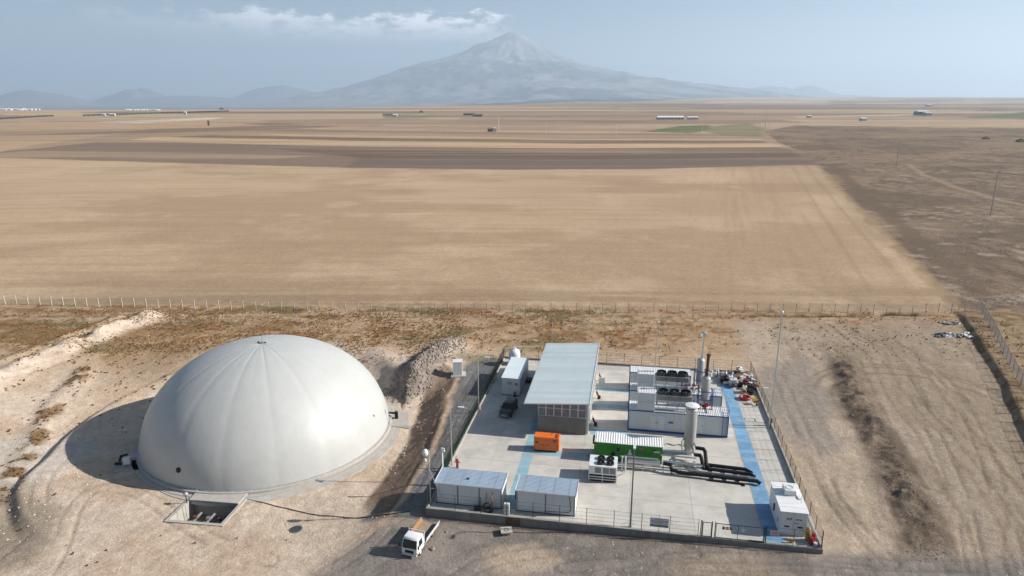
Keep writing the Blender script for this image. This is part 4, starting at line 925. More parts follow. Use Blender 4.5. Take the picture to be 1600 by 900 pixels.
# ------------------------------------------------------------------ fan builder
def fan(parent, x, y, z, r=.42, h=.22):
    f_ = MB().lathe([(r, 0), (r * 1.04, 0), (r * 1.0, h), (r * .93, h), (r * .9, .02)], 20, x, y, False).build('fan', M['fan'], parent)
    for k in range(5):
        a = 2 * math.pi * k / 5; c, s_ = math.cos(a), math.sin(a); p = Vector((-s_, c, 0)); d = Vector((c, s_, 0)); o = Vector((x, y, z * 0 + h * .45))
        q = [o + d * r * .2 - p * .05, o + d * r * .85 - p * .12 + Vector((0, 0, -.03)), o + d * r * .85 + p * .12 + Vector((0, 0, .05)), o + d * r * .2 + p * .05 + Vector((0, 0, .03))]
        MB().hexa([v + Vector((0, 0, -.008)) for v in q], q).build('blade', M['black'], f_)
    MB().cyl((x, y, h * .3), (x, y, h * .75), r * .22, None, 10).build('hub', M['grey'], f_)
    m = MB()
    for rr in (.45, .75): m.lathe([(r * rr, h * 1.02), (r * rr + .015, h * 1.02), (r * rr + .015, h * 1.05), (r * rr, h * 1.05)], 16, x, y, False)
    for k in range(4): a = math.pi * k / 4; m._beam((x - r * math.cos(a), y - r * math.sin(a), h * 1.08), (x + r * math.cos(a), y + r * math.sin(a), h * 1.08), .015, .015)
    m.build('guard', M['black'], f_)
    MB().lathe([(.02, .01), (r * .9, .01), (r * .9, .004), (.02, .004)], 16, x, y).build('throat', M['black'], f_)
    f_.location = (0, 0, z); return f_
# chiller
ch = thing('chiller', 'white chiller on an open frame with four black fans, in front of the green container', 'chiller', (17.58, 9.0), 0)
W, D = 3.38, 2.75
MB().cbox(0, 0, 1.02, W, D, 2.12, .03).build('casing', M['white'], ch)
for x in (0, W / 2 - .05, W - .1):
    for y in (0, D - .1): MB().box(x, y, 0, x + .1, y + .1, 1.02).build('leg', M['white_dull'], ch)
for z in (.30, .62): MB().box(.1, .01, z, W - .1, .08, z + .12).build('rail', M['white_dull'], ch); MB().box(W - .09, .1, z, W - .02, D - .1, z + .12).build('rail', M['white_dull'], ch)
MB().box(.11, .12, .06, W - .11, D - .12, 1.0).build('cooling_coil', M['black'], ch)
for x0, x1 in ((.75, 1.5), (1.72, 2.45), (2.52, 3.2)):
    g = MB().box(x0, -.02, 1.2, x1, -.001, 1.95).build('grille', M['grey'], ch)
for x in (1.42, 2.55):
    for y in (.75, 1.85): fan(ch, x, y, 2.13, .46, .24)
# ------------------------------------------------------------------ green container
gc = thing('container', 'green container with a white ribbed roof and a small white flask emblem', 'container', (18.0, 14.45), 0)
W, D, Hh = 8.5, 2.75, 2.5
MB().box(.03, .03, .02, W - .03, D - .03, .16).build('base_frame', M['dark'], gc)
MB().box(.05, .05, .16, W - .05, D - .05, Hh - .04).build('body', M['green'], gc)
cuts = [0, 2.1, 4.2, 6.3, 8.5]
for a0, a1 in zip(cuts, cuts[1:]): MB().cbox(a0 + .012, 0, .17, a1 - .012, .05, Hh - .06, .01).build('wall_panel', M['green'], gc)
MB().cbox(W - .05, .02, .17, W, D - .02, Hh - .06, .01).build('wall_panel', M['green'], gc); MB().cbox(0, .06, .17, .05, D - .02, Hh - .06, .01).build('wall_panel', M['green'], gc)
n = 7; w_ = (W + .12) / n; rm = MB().ribx(.003, -.08, w_ - .003, D + .08, 0, .30, .05).mesh('roof_sheet', M['roof_white'])
for i in range(n): obj('roof_sheet', rm, gc, (-.06 + w_ * i, 0, Hh + .01))
d = MB().box(2.75, -.03, 1.35, 3.2, -.002, 1.95).build('window', M['signgrey'], gc); MB().box(2.80, -.04, 1.40, 3.15, -.031, 1.90).build('pane', M['glass'], d)
MB().cyl((7.5, -.12, 1.85), (7.5, -.001, 1.85), .2, None, 12).build('vent', M['dark'], gc); MB().cyl((2.35, -.25, .8), (2.35, 0, 1.1), .2, None, 12).build('exhaust_elbow', M['black'], gc)
MB().box(5.6, -.02, 1.82, 6.15, -.002, 2.08).build('label_plate', mat('faded_red_plate', srgb(150, 90, 85, .9), .6), gc)
# flask emblem
m = MB(); m.hexa([(4.15,-.016,1.02),(4.75,-.016,1.02),(4.75,-.003,1.02),(4.15,-.003,1.02)], [(4.30,-.016,1.42),(4.60,-.016,1.42),(4.60,-.003,1.42),(4.30,-.003,1.42)]); m.box(4.36, -.016, 1.42, 4.54, -.003, 1.68); m.box(4.29, -.016, 1.68, 4.61, -.003, 1.73); m.build('emblem', M['signwhite'], gc)
m = MB(); x = 3.75
while x < 5.15: m.box(x, -.016, .86, x + .05, -.003, .97); m.box(x + .05, -.016, .86, x + .1, -.003, .89); x += .14
m.build('lettering', M['signwhite'], gc)
MB().cbox(-.35, 1.2, 1.5, -.01, 2.2, 2.3, .03).build('ac_unit', M['dark'], gc); MB().box(-.1, .1, .2, -.01, .6, 1.9).build('cable_tray', M['grey'], gc)
# pipe rack in front of the green container
pr_ = thing('pipe_rack', 'grey galvanised pipe rack with a long horizontal vessel in front of the green container', 'pipe rack', (0, 0), 0)
MB().cyl((22.2, 13.0, 1.0), (26.2, 13.0, 1.0), .33, None, 18).build('vessel', M['steel'], pr_)
MB().cyl((21.3, 13.0, 1.55), (26.0, 13.0, 1.55), .09).build('pipe', M['galv'], pr_)
for z in (.65, .35): MB().cyl((21.0, 12.8, z), (31.0, 12.55, z), .08).build('pipe', M['galv'], pr_)
for x in (21.9, 24.1, 26.6, 28.7, 30.6):
    m = MB()
    for y in (12.5, 13.4): m.box(x - .05, y - .05, 0, x + .05, y + .05, .66)
    m.box(x - .05, 12.55, .56, x + .05, 13.35, .66); m.build('stand', M['galv'], pr_)
for x in (21.55, 21.95): MB().cyl((x, 12.2, .05), (x, 12.2, 1.95), .10, None, 10).build('riser', M['white_dull'], pr_)
MB().tube([(21.2, 11.2, .5), (21.9, 10.9, .5), (22.2, 11.5, .3)], .05, 6).build('pipe', M['galv'], pr_)
for z, y, x0, x1 in ((2.35, 14.0, 26.5, 30.6), (1.75, 13.8, 26.2, 30.6), (1.0, 13.4, 26.6, 31.4), (.75, 14.2, 26.6, 31.2)): MB().cyl((x0, y, z), (x1, y - .1, z), .09, None, 8).build('pipe', M['galv'], pr_)
MB().tube([(26.2, 14.2, 1.85), (25.4, 14.2, 1.85)], .1, 8).build('pipe', M['galv'], pr_)
for x, y, z in ((28.9, 13.8, 1.9), (27.4, 13.2, 1.2), (30.3, 13.0, 1.3), (26.5, 12.9, .9)):
    v_ = MB().cyl((x, y, z), (x, y, z + .3), .04, None, 6).build('valve', M['galv'], pr_); MB().lathe([(.12, z + .28), (.15, z + .28), (.15, z + .33), (.12, z + .33)], 12, x, y, False).build('handwheel', M['signblue'], v_)
m = MB()
for x in (27.2, 28.6, 29.9, 31.2): m.cyl((x, 12.2, 0), (x, 12.2, 1.15), .025, None, 5)
m.cyl((27.2, 12.2, 1.12), (31.2, 12.2, 1.12), .025, None, 5); m.build('handrail', M['galv'], pr_)
MB().cyl((29.5, 14.6, 0), (29.5, 14.6, .8), .22, None, 12).build('pot', M['woodpale'], pr_)
# black insulated pipes
bp = thing('black_pipes', 'bundle of thick black insulated pipes running right across the blue path', 'pipes', (0, 0), 0)
R = .235
MB().tube([(30.7, 16.6, 1.65), (31.7, 16.5, 1.65), (31.9, 16.2, 1.45), (31.9, 13.9, .75), (32.2, 13.7, .6)], R, 10).build('pipe', M['black'], bp)
MB().tube([(30.5, 15.3, 1.35), (31.2, 15.3, 1.35), (31.35, 15.1, 1.15), (31.5, 13.3, .6)], R, 10).build('pipe', M['black'], bp)
MB().tube([(31.6, 14.7, .45), (36.6, 14.35, .45), (37.3, 13.6, .45)], R, 10).build('pipe', M['black'], bp)
MB().tube([(31.6, 13.7, .45), (37.0, 13.3, .45), (37.5, 12.7, .45)], R, 10).build('pipe', M['black'], bp)
MB().tube([(26.6, 13.0, 1.05), (27.5, 12.8, 1.05), (27.6, 12.4, .6), (28.5, 12.2, .45), (37.6, 11.75, .45), (38.0, 11.5, .3)], R, 10).build('pipe', M['black'], bp)
MB().tube([(30.8, 12.9, .45), (37.5, 12.5, .45)], .09, 8).build('pipe', M['galv'], bp); MB().tube([(32.0, 11.6, .12), (36.0, 11.35, .12), (36.1, 11.0, .1)], .10, 8).build('pipe', M['black'], bp)
for x in (32.5, 34.0, 35.5): MB().box(x, 11.6, .005, x + .1, 14.8, .24).build('support', M['galv'], bp)
# tower
tw = thing('scrubber_tower', 'tall silver cylindrical tower with a flat round white cap behind the green container', 'tower', (30.12, 18.3), 0); tw.scale = (1, 1, .925)
MB().lathe([(.62, .9), (.74, 1.1), (.74, 6.75), (.70, 6.85), (.45, 6.95)], 28).build('shell', M['silver'], tw, True)
MB().lathe([(.42, 6.9), (.42, 7.15), (.88, 7.20), (.92, 7.27), (.88, 7.36), (.3, 7.46), (.02, 7.47)], 28).build('cap', M['white'], tw)
for i in range(10): a = 2 * math.pi * i / 10; MB().cyl((.72 * math.cos(a), .72 * math.sin(a), 6.66), (.62 * math.cos(a), .62 * math.sin(a), 7.2), .03, None, 5).build('bracket', M['galv'], tw)
for z in (1.15, 3.0, 5.0, 6.6): MB().lathe([(.742, z), (.765, z), (.765, z + .05), (.742, z + .05)], 28, 0, 0, False).build('band', M['galv'], tw)
MB().lathe([(.80, 0), (.66, .05), (.62, .9)], 20).build('skirt', M['galv'], tw)
MB().tube([(-.7, -.1, 2.3), (-1.1, -1.2, 2.3), (-1.2, -3.2, 2.3)], .1, 8).build('pipe', M['galv'], tw); MB().tube([(.6, -.3, 1.78), (.7, -1.7, 1.78)], .12, 8).build('pipe', M['galv'], tw); MB().tube([(.2, -.7, 1.46), (.4, -3, 1.46)], .12, 8).build('pipe', M['galv'], tw)
m = MB(); pts = [(27.0 + .35 * i, 19.9 + (.25 if i % 4 in (1, 2) else 0), .07) for i in range(14)]; m.tube(pts, .05, 6)
m.build('loose_hose', M['signgrey'], obj('hose_coil', None, None, (*yard(0, 0), 0), -TH, label='grey hose lying in loops between green container and blue framed container', cat='hose'))
# ------------------------------------------------------------------ blue framed engine containers
def ladder(t, x, y, z0, z1, m, w=.5):
    q = MB()
    for s_ in (0, w): q.box(x + s_ - .03, y - .03, z0, x + s_ + .03, y + .03, z1)
    n = int((z1 - z0) / .3)
    for i in range(1, n): q.box(x + .03, y - .015, z0 + i * .3, x + w - .03, y + .015, z0 + i * .3 + .03)
    return q.build('ladder', m, t)
def railing(t, pts, m, h=1.05, st=1.3):
    q = MB()
    for p, r in zip(pts, pts[1:]):
        p, r = Vector(p), Vector(r); L_ = (r - p).length; n = max(1, round(L_ / st))
        for i in range(n + 1): c = p.lerp(r, i / n); q._beam(c, c + Vector((0, 0, h)), .04, .04)
        for hh in (h * .5, h): q._beam(p + Vector((0, 0, hh)), r + Vector((0, 0, hh)), .035, .035)
    return q.build('railing', m, t)
def engine_container(b0, L_, D, label, doors, Hh=3.1, a0=22.05):
    t = thing('engine_container', label, 'container', (a0, b0), 0)
    m = MB()
    for y in (0, D - .12): m.box(0, y, .02, L_, y + .12, .26); m.box(0, y, Hh - .12, L_, y + .12, Hh)
    for x in (0, L_ - .12): m.box(x, .12, .02, x + .12, D - .12, .26); m.box(x, .12, Hh - .12, x + .12, D - .12, Hh)
    for x in (0, L_ - .12):
        for y in (0, D - .12): m.box(x + .002, y + .002, .26, x + .118, y + .118, Hh - .12)
    m.build('frame', M['frame_blue'], t)
    MB().box(.14, .14, .1, L_ - .14, D - .14, Hh - .1).build('body', M['white_dull'], t)
    n = int(L_ / 1.04); panels(t, .13, L_ - .13, .05, .27, Hh - .13, M['panel'], n)
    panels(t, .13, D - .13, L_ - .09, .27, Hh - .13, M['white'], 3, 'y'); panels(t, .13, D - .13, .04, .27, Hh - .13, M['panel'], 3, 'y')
    for x0 in doors:
        d = MB().cbox(x0, .015, .42, x0 + .98, .045, 2.5, .01).build('door', M['white'], t); MB().box(x0 + (.84 if x0 in doors[::2] else .06), -.02, 1.35, x0 + (.9 if x0 in doors[::2] else .12), .014, 1.6).build('handle', M['dark'], d)
    n = 9; w_ = L_ / n; rm = MB().ribx(.003, .06, w_ - .003, D - .06, 0, .26, .05).mesh('roof_sheet', M['roof_white'])
    for i in range(n): obj('roof_sheet', rm, t, (w_ * i, 0, Hh + .0))
    return t
e1 = engine_container(23.35, 13.55, 3.2, 'long white blue framed container with double doors, nearest of the engine row', (3.0, 4.02, 9.2))
MB().box(5.55, .0, 1.5, 6.05, .012, 1.78).build('badge', M['signblue'], e1); MB().box(6.0, -.006, 1.52, 6.2, .010, 1.74).build('badge', M['red'], e1)
for x in (2.2, 8.0, 11.8): MB().box(x, -.08, .1, x + .22, -.002, .3).build('lashing_lug', M['frame_blue'], e1)
ladder(e1, 12.75, -.1, .1, 3.9, M['frame_blue'])
railing(e1, [(13.5, .1, 3.1), (13.5, 3.1, 3.1)], M['frame_blue']); railing(e1, [(12.6, 0.0, 3.1), (13.45, 0.0, 3.1)], M['frame_blue'])
e2 = engine_container(30.15, 13.4, 2.9, 'white container in a blue frame with a side ladder, second of the engine row', (9.6,))
ladder(e2, 11.3, -.1, .1, 3.9, M['frame_blue'], .6); railing(e2, [(9.5, .05, 3.1), (13.35, .05, 3.1), (13.35, 2.85, 3.1)], M['frame_blue'])
e3 = engine_container(37.3, 9.5, 2.8, 'white container with louvres at the back of the engine row, mostly hidden', ())
for i in range(5): MB().box(.3, -.04, 1.0 + .34 * i, 2.0, .03, 1.18 + .34 * i).build('louvre', M['white'], e3)
def intake(a, b, lab):
    t = thing('air_intake', lab, 'air intake', (a, b), 3.15); W, D, H = 2.35, 2.0, 2.62
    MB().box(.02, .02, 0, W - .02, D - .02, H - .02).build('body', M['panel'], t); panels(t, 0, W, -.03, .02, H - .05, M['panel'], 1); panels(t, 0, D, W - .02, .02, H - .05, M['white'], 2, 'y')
    for z in (.02, 1.28, H - .07): MB().box(-.02, -.05, z, W + .02, -.031, z + .05).build('trim', M['galv'], t)
    MB().ribx(-.05, -.05, W + .05, D + .05, H, .22, .05).build('roof', M['roof_white'], t)
    return t
intake(23.25, 23.45, 'pale box shaped air intake with a ribbed white top on the nearest engine container')
intake(23.25, 30.25, 'pale box shaped air intake with a ribbed white top on the second engine container')
def radiator(a, b, lab):
    t = thing('radiator', lab, 'radiator', (a, b), 3.15); W, D = 4.75, 1.75
    MB().cbox(0, 0, 1.30, W, D, 2.02, .03).build('casing', M['grey'], t)
    for x in (.05, W / 3, 2 * W / 3, W - .13):
        for y in (.05, D - .13): MB().box(x, y, 0, x + .08, y + .08, 1.30).build('leg', M['galv'], t)
    for x in (W / 3, 2 * W / 3): MB().box(x - .02, -.015, 1.31, x + .02, -.001, 2.01).build('seam', M['dark'], t)
    for k in range(3): fan(t, .85 + 1.53 * k, D / 2, 2.03, .70, .50)
    MB().cyl((W + .02, .4, 1.6), (W + .3, .4, 1.6), .12).build('header', M['galv'], t)
    return t
radiator(25.9, 24.35, 'grey radiator bench with three black fans over the nearest engine container')
radiator(25.9, 31.2, 'grey radiator bench with three black fans over the second engine container')
sp = thing('silver_pipe', 'long shiny silver duct lying on the nearest engine container beside its air intake', 'pipe', (25.7, 23.95), 3.3)
MB().cyl((0, 0, .25), (4.6, 0, .25), .21, None, 16).build('duct', M['white'], sp, False)
for x in (.4, 1.6, 3.0, 4.2): MB().lathe([(.215, 0), (.25, 0), (.25, .06), (.215, .06)], 16, 0, 0, False).build('band', M['galv'], sp, loc=(x, 0, .25), rot=(0, math.pi / 2, 0))
for x in (.3, 4.1): MB().box(x, -.15, -.12, x + .1, .15, .06).build('saddle', M['galv'], sp)
# red pipework and valves
for k, (a, b, lab) in enumerate(((31.6, 24.3, 'red pipe run with white flanges on the nearest engine container by the exhaust silencer'), (30.4, 31.0, 'red pipe run beside the fans on the second engine container'))):
    t = thing('red_pipework', lab, 'pipes', (a, b), 3.15)
    MB().tube([(0, 0, .5), (1.9, 0, .5), (1.9, 1.3, .5), (1.9, 1.3, .0)], .07, 6).build('pipe', M['red'], t); MB().tube([(0, .4, .9), (1.5, .4, .9), (1.5, 1.6, .9)], .07, 6).build('pipe', M['red'], t)
    MB().tube([(-1.2, .8, .6), (.4, .8, .6), (.4, 1.6, .6)], .06, 6).build('pipe', M['maroon'], t); MB().tube([(-.6, 1.3, .1), (-.6, 1.3, 1.5)], .09, 6).build('pipe', M['maroon'], t)
    for x in (.3, 1.1, 1.85): MB().cyl((x, 0, .35), (x, 0, .75), .13, None, 10).build('flange', M['white'], t)
    for x, y in ((-.3, 1.0), (.9, 1.1)): MB().cbox(x, y, 0, x + .45, y + .4, .7, .03).build('valve_block', M['white_dull'] if k else M['maroon'], t)
    MB().ball((-.6, 1.3, 1.6), .17, 10, 6).build('float_vent', M['white'], t)
# exhaust silencers and stacks
def zat(a, b, py):
    X, Y = yard(a, b); v = py - 450; k = Y / (FPX * CP - v * SP); return CAMH - k * (FPX * SP + v * CP)
s_a, s_b = 32.55, 26.2; zt_ = zat(s_a, s_b, 588)
sl = thing('exhaust_silencer', 'fat silver silencer with a rusty brown chimney, on the nearest engine container', 'silencer', (s_a, s_b), 3.15)
h_ = zt_ - 3.15
MB().lathe([(.18, .2), (.18, .55), (.48, 1.0), (.60, 1.25), (.60, h_ - .25), (.45, h_ - .05), (.2, h_)], 24).build('shell', M['silver'], sl, True)
for z in (1.3, 2.2, h_ - .35): MB().lathe([(.602, z), (.63, z), (.63, z + .05), (.602, z + .05)], 24, 0, 0, False).build('band', M['galv'], sl)
MB().cyl((0, 0, 0), (0, 0, .2), .3, None, 12).build('foot', M['black'], sl)
hh = zat(s_a, s_b, 553) - 3.15
MB().tube([(0, 0, h_ - .05), (.02, 0, hh - .5), (.06, .0, hh - .25), (.1, 0, hh)], .2, 12).build('chimney', M['rust'], sl); MB().lathe([(.2, hh - .35), (.30, hh - .25), (.28, hh - .02), (.22, hh)], 14, .06, 0, False).build('rain_cap', M['rust'], sl)
m = MB()
for x, y in ((-.95, -.7), (.95, -.7), (-.95, .7), (.95, .7)): m.box(x - .05, y - .05, 0, x + .05, y + .05, 2.5)
for z in (1.2, 2.4):
    m.box(-.95, -.74, z, .95, -.66, z + .1); m.box(-.95, .66, z, .95, .74, z + .1); m.box(-.99, -.66, z + .01, -.91, .66, z + .09); m.box(.91, -.66, z + .01, .99, .66, z + .09)
m.build('support_frame', M['frame_blue'], sl)
s_a, s_b = 32.35, 32.6; sl2 = thing('exhaust_silencer', 'slim silver silencer with a tall thin silver chimney and round cap, behind the rusty one', 'silencer', (s_a, s_b), 3.15)
h_ = zat(s_a, s_b, 561) - 3.15; hh = zat(s_a, s_b, 518) - 3.15
MB().lathe([(.2, .1), (.5, .8), (.56, 1.0), (.56, h_ - .15), (.45, h_), (.16, h_ + .15)], 24).build('shell', M['silver'], sl2, True)
MB().tube([(0, 0, h_), (.12, 0, hh - .7)], .19, 12).build('chimney', M['steel'], sl2); MB().lathe([(.2, hh - .85), (.46, hh - .65), (.50, hh - .15), (.25, hh)], 16, .12, 0).build('rain_cap', M['steel'], sl2)
m = MB()
for x, y in ((-.8, -.7), (.8, -.7), (-.8, .7), (.8, .7)): m.box(x - .05, y - .05, 0, x + .05, y + .05, 2.9)
for z in (1.4, 2.8): m.box(-.8, -.74, z, .8, -.66, z + .1); m.box(-.84, -.66, z + .01, -.76, .66, z + .09); m.box(.76, -.66, z + .01, .84, .66, z + .09)
m.build('support_frame', M['frame_blue'], sl2)
# ------------------------------------------------------------------ white container at the front right
cbn = thing('container', 'white container with four small coloured prints and two dark vents at the front right corner', 'container', (38.33, 1.85), 0)
W, D, Hh = 2.75, 5.85, 2.85
MB().box(.05, .05, .1, W - .05, D - .05, Hh - .06).build('body', M['white'], cbn); MB().box(.02, .02, .02, W - .02, D - .02, .12).build('base_frame', M['white_dull'], cbn)
for x0, x1 in ((.01, W / 2), (W / 2, W - .01)):
    d = MB().cbox(x0 + .02, 0, .14, x1 - .02, .05, Hh - .1, .01).build('door', M['white'], cbn)
    MB().box(x0 + .45, -.012, .98, x0 + .95, -.001, 1.16).build('vent', M['black'], d)
MB().box(W / 2 - .02, -.02, .2, W / 2 + .02, -.001, Hh - .2).build('lock_bar', M['galv'], cbn)
panels(cbn, .1, D - .1, W - .05, .14, Hh - .1, M['white'], 5, 'y'); panels(cbn, .1, D - .1, 0, .14, Hh - .1, M['white'], 5, 'y')
MB().cbox(-.12, 2.9, 1.0, -.01, 3.2, 1.8, .02).build('meter_box', M['dark'], cbn); MB().box(-.04, .9, .95, -.01, 1.05, 1.4).build('handle', M['dark'], cbn)
for i in range(6):
    y0 = -.08 + (D + .16) * i / 6; MB().box(-.06, y0 + .008, Hh - .04, W + .06, y0 + (D + .16) / 6 - .008, Hh + .012 * (i % 2)).build('roof_sheet', M['roof_white'], cbn)
m = MB().box(.62, -.012, 1.88, .86, -.001, 1.98).box(.66, -.012, 2.0, .82, -.001, 2.1); m.build('print', M['red'], cbn)
m = MB().hexa([(.88,-.012,1.86),(1.12,-.012,1.86),(1.12,-.001,1.86),(.88,-.001,1.86)], [(.98,-.012,2.16),(1.22,-.012,2.16),(1.22,-.001,2.16),(.98,-.001,2.16)]); m.build('print', M['yellow'], cbn)
for k, x in enumerate((1.55, 1.68, 1.80)): MB().box(x, -.012, 1.9, x + .1, -.001, 2.05).build('print', M['signblue'], cbn)
for x in (1.95, 2.07): MB().box(x, -.012, 1.88, x + .1, -.001, 2.02).build('print', M['red'], cbn)
for x in (1.42, 1.54, 1.66, 1.78): MB().box(x, -.014, 1.45, x + .09, -.002, 1.55).build('print', M['signgrey'], cbn)
ac = thing('rooftop_unit', 'white square cooling unit on the roof of the front right container', 'cooling unit', (39.25, 5.0), 2.87)
MB().cbox(0, 0, 0, 1.25, 1.5, .62, .05).build('casing', M['white'], ac); MB().lathe([(.32, .625), (.45, .625), (.45, .67), (.32, .67)], 18, .62, .7, False).build('grille_ring', M['white_dull'], ac)
MB().cyl((1.45, -1.3, 0), (1.45, -1.3, 1.9), .02, None, 5).build('aerial', M['galv'], ac); MB().box(1.3, -.6, 0, 1.6, .4, .1).build('cable_tray', M['white_dull'], ac)
# corner fire point
fpnt = thing('fire_point', 'red and yellow fire equipment in the front right corner of the yard', 'fire equipment', (41.35, .55), .0)
MB().cyl((0, .15, 0), (0, .15, .8), .26, .24, 14).build('drum', M['red'], fpnt); MB().cyl((-.25, .75, 0), (-.25, .75, 1.25), .24, None, 14).build('drum', M['yellow'], fpnt); MB().cyl((.3, .6, 0), (.3, .6, 1.0), .2, None, 14).build('cylinder', M['red'], fpnt)
MB().cyl((.35, -.15, 0), (.35, -.15, .4), .18, .2, 12).build('bucket', M['white_dull'], fpnt); MB().ball((-.2, .9, 1.3), .22, 10, 6).build('lid', M['woodpale'], fpnt)
MB().cbox(-.05, 0, 0, .3, .2, .5, .03).build('body', M['yellow'], thing('hose_cabinet', 'small yellow box on the slab below the front right container', 'box', (39.2, .45), .0))
# wheeled extinguishers along the shed
def cart(a, b, lab):
    t = thing('extinguisher_cart', lab, 'extinguisher', (a, b), 0, group='wheeled extinguishers along the shed')
    MB().cyl((.35, 0, .42), (0, .1, 1.15), .17, .15, 12).build('cylinder', M['maroon'], t); MB()._beam((.45, .15, .3), (-.08, .2, 1.45), .05, .05).build('handle', M['pink'], t)
    for y in (-.22, .28): MB().cyl((.42, y - .03, .25), (.42, y + .03, .25), .25, None, 14).build('wheel', M['rubber'], t)
    MB().box(.3, -.15, .002, .6, .2, .08).build('foot', M['black'], t)
cart(17.15, 23.9, 'wheeled dull red extinguisher leaning near the front right corner of the shed')
cart(17.15, 33.2, 'wheeled dull red extinguisher half way along the right side of the shed')
cart(17.2, 40.2, 'wheeled dull red extinguisher near the back end of the shed')
t = thing('steel_rack', 'white open frame rack on the slab right of the shed near its back end', 'rack', (17.2, 38.4), 0)
m = MB()
for x in (0, 1.0): m.box(x, 0, 0, x + .05, .05, 1.4)
for z in (0.1, .7, 1.35): m.box(.05, 0, z, 1.0, .05, z + .05)
m.build('frame', M['white'], t); MB().box(.08, .06, .1, .98, .1, 1.3).build('panel', M['white_dull'], t)
# ------------------------------------------------------------------ scrap corner at the back right
def solo(name, lab, cat, ab, mb, m, z=.0, rot=0, group=None, smooth=False):
    x, y = yard(*ab); return mb.build(name, m, None, smooth, (x, y, z), rot - TH, label=lab, cat=cat, group=group)
ib = thing('liquid_tank', 'white square liquid tank in a wire cage in front of the scrap pile', 'tank', (38.1, 41.4), 0, .1)
MB().box(0, 0, 0, 1.25, 1.1, .14).build('pallet', M['wood'], ib); MB().cbox(.04, .04, .15, 1.21, 1.06, 1.2, .08).build('tank', M['white'], ib); MB().cyl((.6, .5, 1.2), (.6, .5, 1.27), .11).build('lid', M['dark'], ib)
m = MB()
for i in range(5): x = 1.25 * i / 4; m.box(x - .012, -.012, .14, x + .012, .012, 1.22)
for z in (.3, .6, .9, 1.2): m.box(0, -.014, z, 1.25, .014, z + .02)
m.build('cage', M['galv'], ib)
def drum(ab, lab, m, z=0, lying=False, r=.3, h=.9, grp=None, rt=0):
    t = thing('drum', lab, 'drum', ab, z, rt, group=grp)
    p = [(r * .96, 0), (r, .03), (r, h / 3), (r * 1.04, h / 3 + .02), (r, h / 3 + .04), (r, 2 * h / 3), (r * 1.04, 2 * h / 3 + .02), (r, 2 * h / 3 + .04), (r, h - .03), (r * .96, h)]
    s = MB().lathe(p, 14).build('shell', m, t, rot=(math.pi / 2, 0, 0) if lying else 0, loc=(0, 0, r) if lying else (0, 0, 0))
    MB().cyl((0, 0, h), (0, 0, h + .03), r * .4, None, 10).build('bung', M['dark'], s)
for k, (a, b) in enumerate(((35.3, 44.6), (36.1, 45.1), (36.9, 44.7), (35.6, 45.9), (36.6, 46.1))): drum((a, b), ['front left', 'front middle', 'front right', 'back left', 'back right'][k] + ' one of the five white drums by the back fence', M['white_dull'], 0, grp='white drums by the back fence')
for k, (a, b) in enumerate(((37.2, 43.4), (37.8, 43.9), (37.4, 44.6), (38.2, 44.7), (37.0, 42.7))): drum((a, b), ['front left', 'middle right', 'back left', 'back right', 'nearest'][k] + ' one of the black drums left of the scrap pile', M['black'], 0, grp='black drums in the scrap corner')
drum((39.9, 39.9), 'pale yellow cable drum lying on its side in front of the scrap pile', M['woodpale'], 0, True, .42, 1.0); drum((40.3, 40.9), 'white tub standing behind the pale yellow cable drum', M['white'], 0, False, .35, .6)
drum((40.6, 42.0), 'dark red drum in the right half of the scrap pile', M['maroon'], 0, False, .45, 1.3)
r = random.Random(5)
r_mm = lambda q_: q_
SCL = dict(white='white', white_dull='off white', black='black', woodpale='pale wooden', dark='dark grey', wood='brown wooden', maroon='dark red', palesheet='pale crumpled', signgrey='mid grey')
for k in range(84):
    a = r.uniform(37.6, 41.7); b = r.uniform(41.6, 46.6); z = r.uniform(.0, 1.0) * (1 if b > 42.8 else .3); mm = r.choice(['white_dull', 'white_dull', 'white', 'black', 'dark', 'dark', 'wood', 'maroon', 'palesheet', 'signgrey', 'black', 'palesheet'])
    w_, d_, h_ = r.uniform(.3, 1.3), r.uniform(.2, 1.0), r.uniform(.1, .7)
    mb = MB().hexa([(0, 0, 0), (w_, r.uniform(-.1, .1), 0), (w_, d_, 0), (r.uniform(-.1, .1), d_, 0)], [(r.uniform(0, .15), .02, h_), (w_ * .95, .05, h_ * r.uniform(.6, 1.2)), (w_, d_ * .9, h_ * r.uniform(.6, 1.2)), (.05, d_ * .95, h_)])
    x, y = yard(a, b); o = mb.build('scrap_piece', M[mm], None, False, (x, y, z + .03), (r.uniform(-.35, .35), r.uniform(-.35, .35), r.uniform(0, 6.28)), label=('tall ' if h_ > .5 else 'flat ' if h_ < .25 else 'low ') + ('wide ' if w_ > .75 else 'narrow ') + SCL[r_mm(mm)] + ' scrap piece in the ' + ('back' if b > 44.4 else 'front') + (' left' if a < 39.6 else ' right') + ' of the scrap heap', cat='scrap', group='scrap heap pieces')
for k in range(7):
    a = r.uniform(37.8, 41.2); b = r.uniform(42, 46); an = r.uniform(-.9, .9); L_ = r.uniform(1.6, 3.2)
    x, y = yard(a, b); MB()._beam((-L_ / 2, 0, 0), (L_ / 2, 0, .3), .09, .09).build('scrap_bar', M[['galv', 'wood', 'woodpale'][k % 3]], None, False, (x, y, 1.15), an, label='long bar or plank lying across the scrap heap', cat='bar', group='bars on the scrap heap')
for k in range(7):
    a = r.uniform(40.7, 41.8); b = r.uniform(38.6, 41.6); x, y = yard(a, b)
    MB().lathe([(.22, 0), (.42, .02), (.46, .12), (.42, .24), (.22, .25)], 16, 0, 0, False).build('old_tyre', M['rubber'], None, False, (x, y, .02 + .26 * (k % 3)), (r.uniform(-.3, .3), r.uniform(-.3, .3), 0), label='old black tyre in the pile at the right end of the scrap corner', cat='tyre', group='old tyres by the right wall')
